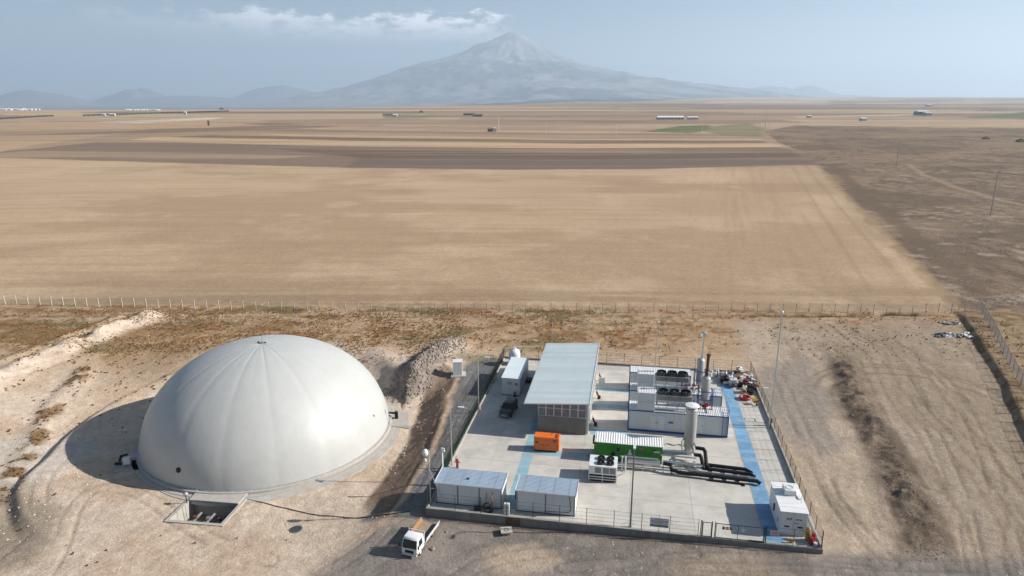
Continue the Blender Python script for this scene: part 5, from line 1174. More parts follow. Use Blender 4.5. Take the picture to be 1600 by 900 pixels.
bs = thing('red_basin', 'round red tub lying open on the slab in front of the scrap corner', 'tub', (39.75, 36.9), 0)
MB().lathe([(.75, 0), (.85, .15), (.84, .45), (.70, .5), (.55, .3), (.5, .1), (.02, .08)], 22).build('shell', M['red'], bs, True); MB().cyl((.1, .1, .1), (.1, .1, .4), .18, None, 10).build('core', M['maroon'], bs)
MB().box(0, 0, .002, 1.9, 1.0, .12).build('board', M['woodpale'], thing('timber_pallet', 'flat timber board between the red tub and the right wall', 'board', (40.2, 37.4), 0, -.3))
yb = thing('wheelbarrow', 'yellow wheelbarrow tipped on its nose by the right wall', 'wheelbarrow', (41.0, 35.2), 0, .3)
MB().hexa([(-.25, -.2, .35), (.25, -.2, .35), (.25, .3, .35), (-.25, .3, .35)], [(-.4, -.35, .75), (.4, -.35, .85), (.4, .5, .85), (-.4, .5, .75)]).build('tray', M['yellow'], yb); MB().cyl((-.04, -.55, .2), (.04, -.55, .2), .2, None, 14).build('wheel', M['rubber'], yb)
for x in (-.25, .25): MB()._beam((x * .3, -.55, .2), (x * 1.3, .9, .75), .04, .04).build('handle', M['wood'], yb)
# ------------------------------------------------------------------ lamps and masts
def lamp_post(name, lab, ab, z0, h, arm=(1.2, 0), m='galv', r0=.09, head=True, world=False, pm=None, heads=1):
    t = thing(name, lab, 'lamp post', ab, z0, 0, world=world)
    MB().cyl((0, 0, -.3), (0, 0, h), r0, r0 * .6, 8).build('pole', M[pm or m], t); MB().box(-.18, -.18, -.1, .18, .18, .04).build('base_plate', M[m], t)
    for k in range(heads):
        s_ = 1 if k == 0 else -1; dx, dy = arm[0] * s_, arm[1] * s_
        MB().tube([(0, 0, h - .05), (dx * .7, dy * .7, h + .22), (dx, dy, h + .25)], .035, 6).build('arm', M[m], t)
        if head:
            u = Vector((dx, dy, 0)).normalized(); p = Vector((dx, dy, h + .25)); q = MB()._beam(p - u * .1, p + u * .62, .26, .12)
            hd = q.build('lamp_head', M['white'], t); MB()._beam(p + u * .05 - Vector((0, 0, .075)), p + u * .5 - Vector((0, 0, .075)), .18, .02).build('lens', M['lamp'], hd)
    return t
def hz(a, b, py): return zat(a, b, py)
lamp_post('street_lamp', 'lamp post on the left side of the yard nearest the pale sheds, arm reaching right', (.30, 9.7), 0, hz(.3, 9.7, 638), (1.1, 0))
lamp_post('street_lamp', 'lamp post on the left side of the yard beside the black car, arm reaching right', (.3, 25.2), 0, hz(.3, 25.2, 560), (1.1, .0))
lamp_post('street_lamp', 'slim dark lamp post at the front fence left of the notice board', (22.73, .45), 0, hz(22.73, .45, 696), (0, -.6), pm='signgrey', r0=.10)
lamp_post('street_lamp', 'lamp post on the right wall with a white lamp head and a long crossbar', (41.75, 27.6), 0, hz(41.75, 27.6, 610), (-.7, 0), heads=1)
MB()._beam((0, 0, 0), (2.3, -.1, .0), .05, .05).build('crossbar', M['galv'], bpy.data.objects['street_lamp.003'], loc=(0, 0, hz(41.75, 27.6, 610) - .1))
mst = thing('lightning_mast', 'tallest slim grey mast, on the right wall next to the lamp post', 'mast', (42.0, 28.3), 0)
hm = hz(42.0, 28.3, 489); MB().tube([(0, 0, 0), (0, 0, hm * .5), (0, 0, hm)], .10, 8).build('pole', M['galv'], mst); MB().cyl((0, 0, hm * .62), (0, 0, hm), .06).build('upper_pole', M['galv'], mst); MB().cyl((0, 0, hm), (0, 0, hm + .7), .02, None, 5).build('rod', M['galv'], mst); MB().ball((0, 0, hm + .1), .22, 10, 6).build('head', M['white'], mst)
MB().cbox(-.25, -.2, 0, .25, .1, 1.2, .03).build('control_box', M['grey'], mst)
ms2 = thing('lightning_mast', 'slim grey mast with a small head rising behind the engine containers', 'mast', (26.4, 46.9), 0)
hm = hz(26.4, 46.9, 503); MB().cyl((0, 0, 0), (0, 0, hm), .08, .05, 6).build('pole', M['galv'], ms2); MB().ball((.1, 0, hm), .2, 10, 6, .6).build('head', M['white'], ms2)
ms3 = thing('lightning_mast', 'slim grey mast rising behind the big shed roof', 'mast', (8.6, 46.8), 0)
hm = hz(8.6, 46.8, 503); MB().cyl((0, 0, 0), (0, 0, hm), .07, .05, 6).build('pole', M['galv'], ms3); MB()._beam((0, 0, hm * .7), (1.1, 0, hm * .7), .05, .05).build('bracket', M['galv'], ms3)
cp_ = thing('camera_pole', 'grey pole with a round white floodlight and diagonal brace at the front left corner', 'pole', (.1, .9), 0)
hc = hz(.1, .9, 703); MB().cyl((0, 0, 0), (0, 0, hc), .08, None, 8).build('pole', M['galv'], cp_); MB().tube([(.05, 0, hc * .62), (1.55, 0.15, .35)], .05, 6).build('brace', M['galv'], cp_)
MB().ball((-.38, -.1, hc - .35), .36, 14, 8, 1.3).build('floodlight', M['white'], cp_, True); MB().cyl((-.3, 0, hc - .9), (0, 0, hc - .8), .04).build('bracket', M['galv'], cp_); MB().ball((-.42, -.1, hc - 1.25), .2, 10, 6, 1.3).build('camera', M['white_dull'], cp_); MB()._beam((0, 0, hc * .3), (.5, 0, hc * .3), .05, .08).build('bracket', M['white'], cp_)
cq = thing('camera_pole', 'short thick white pole with a camera behind the left pale shed', 'pole', (.15, 6.0), 0)
hc = hz(.15, 6.0, 700); MB().cyl((0, 0, 0), (0, 0, hc), .11, None, 10).build('pole', M['white'], cq); MB()._beam((-.1, 0, hc - .05), (.35, -.1, hc - .05), .12, .12).build('camera', M['white'], cq); MB().ball((.25, -.05, hc - .35), .13, 10, 6).build('dome_camera', M['white'], cq)
# ------------------------------------------------------------------ black car
def wheel(parent, x, y, r=.36, w=.24, rimm='grey', name='wheel'):
    t = MB().lathe([(r * .62, -w / 2), (r * .92, -w / 2), (r, -w * .35), (r, w * .35), (r * .92, w / 2), (r * .62, w / 2)], 22, 0, 0, False).build(name, M['rubber'], parent, False, (x, y, r), (0, math.pi / 2, 0))
    MB().lathe([(.02, -w * .3), (r * .62, -w * .42), (r * .64, w * .42), (r * .4, w * .25), (.1, w * .38), (.02, w * .38)], 18).build('rim', M[rimm], t)
    return t
def loft(secs):
    "secs: list of (y, [(x,z)...]) half outlines mirrored about x=0"
    v = []; f = []; n = None
    for y, pr in secs:
        full = [(-x, z) for x, z in pr] + [(x, z) for x, z in reversed(pr)]; n = len(full); v += [(x, y, z) for x, z in full]
    for j in range(len(secs) - 1):
        for i in range(n): f.append((j * n + i, j * n + (i + 1) % n, (j + 1) * n + (i + 1) % n, (j + 1) * n + i))
    f += [tuple(range(n - 1, -1, -1)), tuple((len(secs) - 1) * n + i for i in range(n))]
    return v, f
car = thing('parked_car', 'black parked car with its nose towards the pale sheds, left side of the yard', 'car', (4.35, 23.9), 0.0, -.12)
secs = []
for y, hw, zl, zb in ((0, .70, .34, .72), (.12, .82, .26, .84), (.5, .90, .24, .92), (1.15, .92, .24, 1.0), (2.4, .93, .24, 1.02), (3.6, .92, .24, 1.04), (4.2, .88, .26, 1.02), (4.5, .80, .34, .92)):
    secs.append((y, [(hw * .92, zl), (hw, zl + .2), (hw, zb - .14), (hw * .90, zb)]))
v, f = loft(secs); me = bpy.data.meshes.new('body'); me.from_pydata(v, [], f); me.materials.append(M['carblack']); autosmooth(me, 35); body = obj('body', me, car)
secs = [(y, [(hw, 1.0), (hw * .97, 1.0 + (zt - 1.0) * .5), (hw * .86, zt - .03), (hw * .7, zt)]) for y, hw, zt in ((1.2, .82, 1.03), (1.95, .80, 1.50), (2.3, .79, 1.58), (3.4, .78, 1.60), (3.95, .77, 1.50), (4.38, .80, 1.03))]
v, f = loft(secs); me = bpy.data.meshes.new('cabin_glass'); me.from_pydata(v, [], f); me.materials.append(M['glass']); autosmooth(me, 35); cab = obj('cabin_glass', me, car)
secs = [(y, [(hw, z), (hw * .9, z + .035)]) for y, hw, z in ((2.0, .60, 1.525), (2.3, .66, 1.575), (3.4, .66, 1.595), (3.85, .62, 1.53))]
v, f = loft(secs); me = bpy.data.meshes.new('roof'); me.from_pydata(v, [], f); me.materials.append(M['carblack']); autosmooth(me, 35); obj('roof', me, car)
for s_ in (-1, 1):
    MB()._beam((s_ * .80, 1.25, 1.02), (s_ * .70, 2.02, 1.53), .06, .05).build('pillar', M['carblack'], car); MB()._beam((s_ * .81, 2.85, 1.0), (s_ * .70, 2.85, 1.58), .08, .05).build('pillar', M['carblack'], car); MB()._beam((s_ * .80, 4.3, 1.02), (s_ * .68, 3.9, 1.52), .1, .06).build('pillar', M['carblack'], car)
    MB().cbox(s_ * 1.0 - .1, 1.5, .98, s_ * 1.0 + .1, 1.62, 1.14, .03).build('mirror', M['carblack'], car)
    MB().hexa([(s_*.62-.16, .04, .62), (s_*.62+.16, .06, .62), (s_*.62+.14, .22, .62), (s_*.62-.16, .16, .62)], [(s_*.62-.16, .05, .76), (s_*.62+.14, .1, .76), (s_*.62+.12, .3, .78), (s_*.62-.16, .22, .78)]).build('headlight', M['lamp'], car)
    for y in (.92, 3.65): wheel(car, s_ * .84, y, .35, .22)
    MB().box(s_ * .925 - .012, 2.2, .74, s_ * .925 + .012, 2.36, .77).build('door_handle', M['grey'], car)
MB().box(-.5, -.02, .56, .5, .06, .70).build('grille', M['galv'], car); MB().cbox(-.78, -.06, .34, .78, .12, .50, .03).build('bumper', M['grey'], car); MB().box(-.26, -.075, .40, .26, -.061, .50).build('number_plate', M['signwhite'], car)
# ------------------------------------------------------------------ white truck
tx, ty = at(646, 857, -.9); tz = -0.84
tr = obj('flatbed_truck', None, None, (-10.6, 61.55, 0), -math.radians(18), 'small white flatbed truck with open dropsides parked below the front left corner of the yard', 'truck')
tr.location.z = min(g1(-10.6, 61.6), g1(-9, 65.5)) + .03
FH = .34
cabsec = []
for z, y0, y1, hw in ((.42, .06, 1.62, .80), (.50, .0, 1.66, .88), (.95, .0, 1.68, .93), (1.15, .03, 1.68, .93), (1.95, .34, 1.62, .86), (2.10, .46, 1.54, .80), (2.14, .60, 1.40, .66)):
    cabsec.append((z, y0, y1, hw))
v = []; f = []
for z, y0, y1, hw in cabsec:
    c = .10; v += [(-hw + c, y0, z), (hw - c, y0, z), (hw, y0 + c, z), (hw, y1 - c * .4, z), (hw - c * .4, y1, z), (-hw + c * .4, y1, z), (-hw, y1 - c * .4, z), (-hw, y0 + c, z)]
for j in range(len(cabsec) - 1):
    for i in range(8): f.append((j*8+i, j*8+(i+1)%8, (j+1)*8+(i+1)%8, (j+1)*8+i))
f += [tuple(range(7, -1, -1)), tuple((len(cabsec)-1)*8+i for i in range(8))]
me = bpy.data.meshes.new('cab'); me.from_pydata(v, [], f); me.materials.append(M['cabwhite']); autosmooth(me, 38); cabo = obj('cab', me, tr)
MB().hexa([(-.80, -.005, 1.16), (.80, -.005, 1.16), (.80, .05, 1.14), (-.80, .05, 1.14)], [(-.74, .27, 1.92), (.74, .27, 1.92), (.74, .34, 1.93), (-.74, .34, 1.93)]).build('windscreen', M['glass'], cabo)
for s_ in (-1, 1):
    X = lambda z: s_ * (.935 - (z - 1.15) * .0875)
    MB().hexa([(X(1.2), .30, 1.2), (X(1.2) + s_ * .012, .30, 1.2), (X(1.2) + s_ * .012, 1.25, 1.2), (X(1.2), 1.25, 1.2)], [(X(1.85) - s_ * .004, .52, 1.85), (X(1.85) + s_ * .012, .52, 1.85), (X(1.85) + s_ * .012, 1.2, 1.85), (X(1.85) - s_ * .004, 1.2, 1.85)]).build('side_window', M['glass'], cabo)
    d = MB().box(s_ * .93 - .004, .26, .62, s_ * .93 + .006, .275, 1.15).box(s_ * .93 - .004, 1.3, .62, s_ * .93 + .006, 1.315, 1.15).build('door_seam', M['signgrey'], cabo); MB().box(s_ * .935 - .012, 1.12, 1.02, s_ * .935 + .012, 1.26, 1.06).build('door_handle', M['black'], cabo)
    MB().tube([(s_ * .9, .12, 1.3), (s_ * 1.08, .0, 1.4)], .02, 5).build('mirror_arm', M['black'], tr); MB().cbox(s_ * 1.08 - .07, -.05, 1.25, s_ * 1.08 + .07, .02, 1.65, .02).build('mirror', M['black'], tr)
    MB().cbox(s_ * .68 - .17, -.03, .58, s_ * .68 + .17, .05, .78, .02).build('headlight', M['lamp'], tr); MB().box(s_ * .86 - .05, -.02, .60, s_ * .86 + .05, .04, .76).build('indicator', M['orange'], tr)
    wheel(tr, s_ * .78, .85, .36, .22, 'white_dull'); 
    for o_ in (.72, .50): wheel(tr, s_ * o_, 4.15, .36, .2, 'grey') if o_ == .72 else None
MB().box(-.48, -.02, .62, .48, .03, .92).build('grille', M['black'], tr); MB().cbox(-.86, -.10, .36, .86, .08, .56, .03).build('bumper', M['white_dull'], tr); MB().box(-.26, -.115, .40, .26, -.101, .51).build('number_plate', M['signwhite'], tr); MB()._beam((-.5, -.02, 1.13), (.45, .06, 1.30), .03, .03).build('wiper', M['black'], tr); MB()._beam((0, .02, 1.0), (.22, .02, 1.0), .02, .08).build('badge', M['grey'], tr)
for x in (-.4, .32): MB().box(x, 1.2, .45, x + .08, 5.1, .62).build('chassis_rail', M['black'], tr)
MB().box(-.95, 1.85, .74, .95, 5.25, .80).build('load_bed', M['woodpale'], tr)
for i in range(6): MB().box(-.90 + .3 * i + .008, 1.90, .801, -.90 + .3 * (i + 1) - .008, 5.2, .825).build('bed_plank', M['load_floor'] if i < 4 else M['blacksheet_bedshade'], tr)  # right-hand planks made dark: the shade across the bed, put into the colour
MB().hexa([(.93, 1.9, .76), (.99, 1.9, .76), (.99, 5.25, .76), (.93, 5.25, .76)], [(1.10, 1.9, 1.34), (1.15, 1.9, 1.34), (1.15, 5.25, 1.34), (1.10, 5.25, 1.34)]).build('dropside', M['cabwhite'], tr, label='right white dropside leaning outwards')
ls = MB().hexa([(-.99, 1.9, .76), (-.93, 1.9, .76), (-.93, 5.25, .76), (-.99, 5.25, .76)], [(-1.12, 1.9, 1.32), (-1.07, 1.9, 1.32), (-1.07, 5.25, 1.32), (-1.12, 5.25, 1.32)]).build('dropside', M['wood'], tr, label='left dropside with a rusty brown inner face')
m = MB().box(-.93, 1.76, .8, .93, 1.84, .95)
for x in (-.90, .84): m.box(x, 1.76, .95, x + .06, 1.84, 2.14)
m.box(-.90, 1.76, 2.14, .90, 1.84, 2.22); m.box(-.84, 1.77, 1.5, .84, 1.83, 1.55); m.build('headboard', M['white_dull'], tr)
MB().box(-.6, 1.86, .826, .3, 2.9, .85).build('load_mat', M['woodpale'], tr); MB().cbox(.45, 1.4, .40, .85, 2.2, .70, .04).build('fuel_tank', M['grey'], tr); MB().box(-.9, 5.26, .55, .9, 5.32, .75).build('rear_bar', M['white_dull'], tr)
for s_ in (-1, 1): MB().box(s_ * .75 - .12, 5.33, .58, s_ * .75 + .12, 5.36, .7).build('tail_light', M['red'], tr)
# white cabinet by the road, concrete table
wcb = thing('switch_cabinet', 'white two door cabinet on a concrete pad by the gravel road behind the rocks', 'cabinet', (-9.1, 108.3), -.1, math.radians(4), world=True)
zc = g1(-9.3, 108.3) ; wcb.location.z = zc + .05
MB().box(-1.15, -1.1, -.3, 1.35, 1.3, .08).build('pad', M['concrete'], wcb); MB().cbox(-.8, -.6, .09, .75, .8, 2.35, .03).build('casing', M['white'], wcb)
for x0 in (-.76, -.02): MB().cbox(x0, -.63, .16, x0 + .72, -.601, 2.2, .01).build('door', M['panel'], wcb)
MB().box(-.84, -.64, 2.36, .79, .84, 2.44).build('roof', M['white'], wcb)
ct = thing('drain_chamber', 'small raised concrete chamber cover on the gravel below the front wall', 'chamber cover', at(791, 829, -.6), 0, .1, world=True); x, y = at(791, 829, -.6); ct.location.z = g1(x, y)
MB().cbox(-.45, -.4, -.2, .45, .4, .32, .03).build('shaft', M['concrete_dark'], ct); MB().cbox(-.62, -.55, .33, .62, .55, .47, .02).build('lid', M['concrete'], ct); MB().lathe([(.2, .471), (.27, .471), (.27, .49), (.2, .49)], 16, 0, 0, False).build('ring', M['dark'], ct)
def boulder(x, y, r_, lab, grp=None, z=None, m='stone', seed=0):
    q = random.Random(seed or int(x * 131 + y * 17)); mb = MB().ball((0, 0, 0), r_, 9, 6, .7); mb.v = [(a * q.uniform(.75, 1.2), b * q.uniform(.75, 1.2), c * q.uniform(.8, 1.15)) for a, b, c in mb.v]
    return mb.build('boulder', M[m], None, False, (x, y, (g1(x, y) if z is None else z) + r_ * .35), label=lab, cat='rock', group=grp)
x, y = at(676, 856, -.8); boulder(x, y, .28, 'pale rock lying on the gravel right of the truck cab')
x, y = at(697, 829, -.8); boulder(x, y, .16, 'small rock on the gravel right of the truck bed')
# ------------------------------------------------------------------ far-right rubbish sheets, hole edging
def sheet_heap(cx, cy, n, lab, seed, mats, sp=(3.2, 1.6)):
    q = random.Random(seed)
    for k in range(n):
        x = cx + q.gauss(0, sp[0] * .5); y = cy + q.gauss(0, sp[1] * .5); w_, d_ = q.uniform(.8, 2.2), q.uniform(.5, 1.3)
        nx, ny = 7, 5; v = []; f = []
        for j in range(ny):
            for i in range(nx): v.append(((i / (nx - 1) - .5) * w_ + q.uniform(-.08, .08), (j / (ny - 1) - .5) * d_ + q.uniform(-.08, .08), q.uniform(0, .35) * (1 - abs(2 * i / (nx - 1) - 1) ** 3)))
        for j in range(ny - 1):
            for i in range(nx - 1): a = j * nx + i; f.append((a, a + 1, a + nx + 1, a + nx))
        o = len(v); v += [(a, b, -.1) for a, b, c in v]
        f += [tuple(reversed([i + o for i in r_])) for r_ in f]
        mb = MB(); mb.add(v, f); mq = q.choice(mats); mb.build('plastic_sheet', M[mq], None, False, (x, y, g1(x, y) + .05), q.uniform(0, 6.28), label=('small ' if w_ < 1.3 else 'large ') + lab.format({'blacksheet_bedshade': 'dark grey', 'palesheet': 'pale grey', 'white_dull': 'off white'}[mq]) + (', left side' if x < cx else ', right side'), cat='rubbish', group='rubbish by the right fence corner')
x, y = at(1488, 524); sheet_heap(x, y, 20, 'crumpled {} plastic sheet in the rubbish heap near the right fence', 3, ['blacksheet_bedshade', 'blacksheet_bedshade', 'palesheet', 'blacksheet_bedshade'])
x, y = at(1478, 505); sheet_heap(x, y, 7, 'crumpled {} plastic sheet behind the rubbish heap near the right fence', 4, ['palesheet', 'blacksheet_bedshade', 'white_dull'], (1.8, .8))
# ------------------------------------------------------------------ stones, tufts (stuff)
def scatter(name, n, region, size, m, kind, seed, sq=.6):
    q = np.random.default_rng(seed); X, Y = region(q, n); Z = gh(X, Y); V = []; F = []; o = 0
    s = size(q, X, Y); ang = q.uniform(0, 6.28, len(X))
    for k in range(len(X)):
        r_ = s[k]
        if r_ <= 0: continue
        if kind == 'stone':
            b = np.array([(1, 0, 0), (.3, .9, 0), (-.8, .6, 0), (-.7, -.7, 0), (.5, -.8, 0), (.35, .1, .9), (-.3, -.1, .8)]) * q.uniform(.7, 1.25, (7, 3)) * r_ * np.array([1, 1, sq])
            fs = [(0, 1, 5), (1, 2, 6), (1, 6, 5), (2, 3, 6), (3, 4, 6), (4, 5, 6), (4, 0, 5)]
        else:
            nb = 7; b = []; fs = []
            for i in range(nb):
                a = q.uniform(0, 6.28); h = r_ * q.uniform(.5, 1.1); l = r_ * q.uniform(.5, 1.1); w_ = r_ * .30
                c_, s_ = math.cos(a), math.sin(a); b += [(-s_ * w_, c_ * w_, 0), (s_ * w_, -c_ * w_, 0), (c_ * l * .6 + s_ * w_, s_ * l * .6 - c_ * w_, h), (c_ * l * .6 - s_ * w_, s_ * l * .6 + c_ * w_, h * .8), (c_ * l, s_ * l, h * .5)]
                j = 5 * i; fs += [(j, j+1, j+2, j+3), (j+3, j+2, j+4)]
            b = np.array(b)
        c_, s_ = math.cos(ang[k]), math.sin(ang[k]); R_ = np.array([[c_, s_, 0], [-s_, c_, 0], [0, 0, 1]]); b = b @ R_ + np.array([X[k], Y[k], Z[k] - .02 * r_])
        V += b.tolist(); F += [tuple(i + o for i in f_) for f_ in fs]; o += len(b)
    me = bpy.data.meshes.new(name); me.from_pydata(V, [], F); me.materials.append(m); return obj(name, me, kind='stuff')
def clear(X, Y):
    a, b = toyard(X, Y); iny = (a > -.6) & (a < 42.9) & (b > -.5) & (b < 48.3)
    d = np.hypot(X - DC[0], Y - DC[1]); return ~iny & (d > DR + 1.6) & (polydist(X, Y, PITQ) > 1.2) & (polydist(X, Y, [(-12.5, 60.5), (-8, 60.5), (-6, 67.5), (-10, 67.5)]) > 0)
def mask_region(f, x0, x1, y0, y1):
    def g(q, n):
        X = q.uniform(x0, x1, n * 6); Y = q.uniform(y0, y1, n * 6); k = (q.random(n * 6) < f(X, Y)) & clear(X, Y) & (np.abs(X) < .8 * Y + 8); return X[k][:n], Y[k][:n]
    return g
tuft_gold = mat('dry_golden_tuft', srgb(156, 120, 74, .85), .9, 0, .3, .4); tuft_rust = mat('rust_brown_tuft', srgb(128, 88, 54, .85), .9, 0, .3, .4); tuft_green = mat('olive_tuft', srgb(104, 102, 64, .85), .9, 0, .3, .4)
scrubf = lambda X, Y: ss(Y + 10 * (fbm(X / 9, Y / 9, 5, 51) - .5), 112, 124) * (1 - ss(Y, 143, 148))
scatter('dry_grass', 7500, mask_region(lambda X, Y: scrubf(X, Y) * ss(fbm(X / 6, Y / 3, 4, 57), .42, .6) * (.15 + .85 * (X < -10)), -115, 100, 108, 147), lambda q, X, Y: q.uniform(.09, .24, len(X)), tuft_gold, 'tuft', 1)
scatter('brown_scrub', 2600, mask_region(lambda X, Y: scrubf(X, Y) * ss(fbm(X / 7, Y / 2.5, 4, 63), .5, .62) * (1 - .8 * ss(X, 0, 30)), -115, 105, 108, 147), lambda q, X, Y: q.uniform(.09, .24, len(X)), tuft_rust, 'tuft', 2)
scatter('green_scrub', 1800, mask_region(lambda X, Y: scrubf(X, Y) * ss(fbm(X / 10, Y / 4.5, 4, 59), .54, .64) * (X < 30), -115, 60, 108, 147), lambda q, X, Y: q.uniform(.08, .2, len(X)), tuft_green, 'tuft', 3)
scatter('brown_scrub', 900, mask_region(lambda X, Y: (1 - ss(linedist(X, Y, RIDGE), .5, 2.6)) * ss(fbm(X / 2.2, Y / 2.2, 4, 53), .4, .55), -85, -55, 68, 116), lambda q, X, Y: q.uniform(.10, .26, len(X)), tuft_rust, 'tuft', 4)
scatter('brown_scrub', 420, mask_region(lambda X, Y: .5 * (1 - ss(Y, 112, 120)) * ss(fbm(X / 3, Y / 3, 3, 158), .6, .68) + .6 * (linedist(X, Y, BERM) < 5) * ss(fbm(X / 2.2, Y / 2.2, 4, 53), .6, .7), -100, -24, 60, 142), lambda q, X, Y: q.uniform(.08, .26, len(X)), tuft_rust, 'tuft', 5)
scatter('brown_scrub', 900, mask_region(lambda X, Y: (lambda s: ((s > .8) & (s < 9)) * ss(fbm(X / 2, Y / 2, 3, 159), .46, .6))(X - np.interp(Y, [p[1] for p in BANK][::-1], [p[0] for p in BANK][::-1])), 45, 118, 56, 146), lambda q, X, Y: q.uniform(.10, .28, len(X)), tuft_rust, 'tuft', 6)
scatter('brown_scrub', 520, mask_region(lambda X, Y: (X < -44) * (1 - ss(Y, 118, 124)) * ss(Y, 86, 98) * ss(fbm(X / 1.8, Y / 1.8, 3, 160), .60, .66) * (np.hypot(X + 35.7, Y - 93) > 24), -95, -40, 84, 124), lambda q, X, Y: q.uniform(.10, .30, len(X)), tuft_rust, 'tuft', 7)
st_ = M['stone']; stp = mat('pale_stone', srgb(205, 192, 176, .78), .9, 0, .2, .7)
scatter('rock_pile', 1500, mask_region(lambda X, Y: np.exp(-(linedist(X, Y, HEAP) / 2.6) ** 2), -26, -5, 100, 126), lambda q, X, Y: q.uniform(.10, .36, len(X)), st_, 'stone', 11, .8)
scatter('gravel_stones', 1500, mask_region(lambda X, Y: .12 + .6 * ss(fbm(X / 6, Y / 6, 3, 161), .55, .65), -60, 80, 50, 118), lambda q, X, Y: q.uniform(.04, .13, len(X)), stp, 'stone', 12)
scatter('gravel_stones', 700, mask_region(lambda X, Y: np.exp(-((Y - 141) / 1.6) ** 2) * .9 + .03, -90, 104, 125, 150), lambda q, X, Y: q.uniform(.07, .26, len(X)), stp, 'stone', 13)
scatter('gravel_stones', 1400, mask_region(lambda X, Y: (linedist(X, Y, BERM) < 4) * .6 + (np.hypot(X + 12, Y - 119) < 5) * .7 + (np.hypot(X + 60, Y - 74) < 8) * .5 + ((np.hypot(X + 35.7, Y - 93) > 21) & (np.hypot(X + 35.7, Y - 93) < 25) & (X > -20)) * .5, -100, 0, 62, 145), lambda q, X, Y: q.uniform(.05, .22, len(X)), stp, 'stone', 14)
scatter('field_rocks', 2600, mask_region(lambda X, Y: ss(fbm(X / 45, Y / 45, 3, 98), .42, .56) * (X > .56 * Y + 35 - .12 * Y) * 1.0, 100, 330, 148, 420), lambda q, X, Y: q.uniform(.08, .34, len(X)) * (1 + Y / 600), mat('brown_field_stone', srgb(168, 152, 134, .72), .9, 0, .25, .7), 'stone', 15, .5)
scatter('field_rocks', 350, mask_region(lambda X, Y: np.exp(-((X - 116) / 9) ** 2 - ((Y - 152) / 4) ** 2), 92, 150, 142, 168), lambda q, X, Y: q.uniform(.08, .28, len(X)), bpy.data.materials['brown_field_stone'], 'stone', 16, .6)
scatter('dark_clods', 2200, mask_region(lambda X, Y: np.exp(-(linedist(X, Y, GULLY) / 1.5) ** 2) * .9, 38, 66, 60, 120), lambda q, X, Y: q.uniform(.04, .13, len(X)), mat('dark_clod', srgb(112, 97, 82, .8), .95, 0, .3, 1), 'stone', 17)
# ------------------------------------------------------------------ power lines
def pole(px, py_b, h, lab, grp='power poles crossing the rough ground', arm=True, name='power_pole', thick=.16):
    x, y = at(px, py_b); z = g1(x, y); t = thing(name, lab, 'power pole', (x, y), z, -.5, group=grp, world=True)
    MB().hexa([(-thick*1.3,-thick*1.3,-.5),(thick*1.3,-thick*1.3,-.5),(thick*1.3,thick*1.3,-.5),(-thick*1.3,thick*1.3,-.5)], [(-thick*.6,-thick*.6,h),(thick*.6,-thick*.6,h),(thick*.6,thick*.6,h),(-thick*.6,thick*.6,h)]).build('pole', M['post'], t)
    if arm:
        MB().box(-1.2, -.08, h - 1.1, 1.2, .08, h - .95).build('crossarm', M['galv'], t)
        for x_ in (-1.1, 0, 1.1): MB().cyl((x_, 0, h - .95), (x_, 0, h - .6), .06).build('insulator', M['white'], t)
    return Vector((x, y, z + h - .7))
tops = [pole(1547, 338, 17.5, 'nearest tall power pole on the rough ground at the right edge'), pole(1400, 262, 17.5, 'second nearest power pole, right of the stubble field corner'), pole(1346, 237, 15, 'third power pole, just beyond the second'), pole(1320, 222, 14, 'fourth and smallest power pole of the near line')]
for k, (x, y, h) in enumerate(((1196, 198, 26), (1200, 210, 14), (1187, 196, 20), (962, 213, 14), (853, 209, 14), (1097, 207, 13), (779, 206, 20), (1183, 187, 20))):
    pole(x, y, h, ['dark tall pole at the far corner of the banded fields', 'short pole beside the tall dark one at the banded field corner', 'thin pole left of the tall dark one', 'far pole on the bands right of the mountain foot', 'far pole on the bands below the mountain top', 'far pole standing by the small green field', 'pole next to the small pump house far out in the fields', 'most distant pole behind the tall dark one'][k], 'far power poles', k < 2, thick=.4 if k in (0, 6) else .2)
def wire(p, q, off, lab):
    d = (q - p); n = Vector((-d.y, d.x, 0)).normalized() * off; m = MB(); pts = []
    for i in range(17): t = i / 16; c = p.lerp(q, t) + n; c.z -= 4 * t * (1 - t) * d.length * .02; pts.append(tuple(c))
    for a, b in zip(pts, pts[1:]): m.cyl(a, b, .025, None, 3, False)
    m.build('power_line', M['dark'], label=lab, cat='wire', group='wires between the power poles')
ext = tops[0] + (tops[0] - tops[1]).normalized() * 120; ext.x = tops[0].x + 90; ext.y = tops[0].y - 40
for k, (p, q) in enumerate(((tops[0], tops[1]), (tops[1], tops[2]), (tops[2], tops[3]), (ext, tops[0]))):
    for o_ in (-1.1, 0, 1.1): wire(p, q, o_, ['thin wire strung between the nearest and second power poles', 'thin wire strung between the second and third power poles', 'thin wire strung between the third and fourth power poles', 'thin wire from the nearest power pole out of the picture to the right'][k])
# ------------------------------------------------------------------ far buildings and solar rows
def barn(px, py, W, D, H, lab, wall='plaster', roof='roof_white', cat='building', win=0, rot=0, grp=None):
    x, y = at(px, py); z = g1(x, y); t = thing('farm_building', lab, cat, (x, y), z, rot, group=grp, world=True)
    MB().box(-W / 2, 0, -1, W / 2, D, H).build('wall', M[wall], t)
    MB().add([(-W/2-.4, -.4, H), (W/2+.4, -.4, H), (W/2+.4, D+.4, H), (-W/2-.4, D+.4, H), (-W/2-.4, D/2, H+W*.03+1.2), (W/2+.4, D/2, H+W*.03+1.2)], [(0, 1, 5, 4), (2, 3, 4, 5), (1, 2, 5), (3, 0, 4), (3, 2, 1, 0)]).build('roof', M[roof], t)
    for k in range(win): xx = -W / 2 + W * (k + .5) / win; MB().box(xx - W / win * .25, -.08, H * .35, xx + W / win * .25, -.01, H * .75).build('window', M['dark'], t)
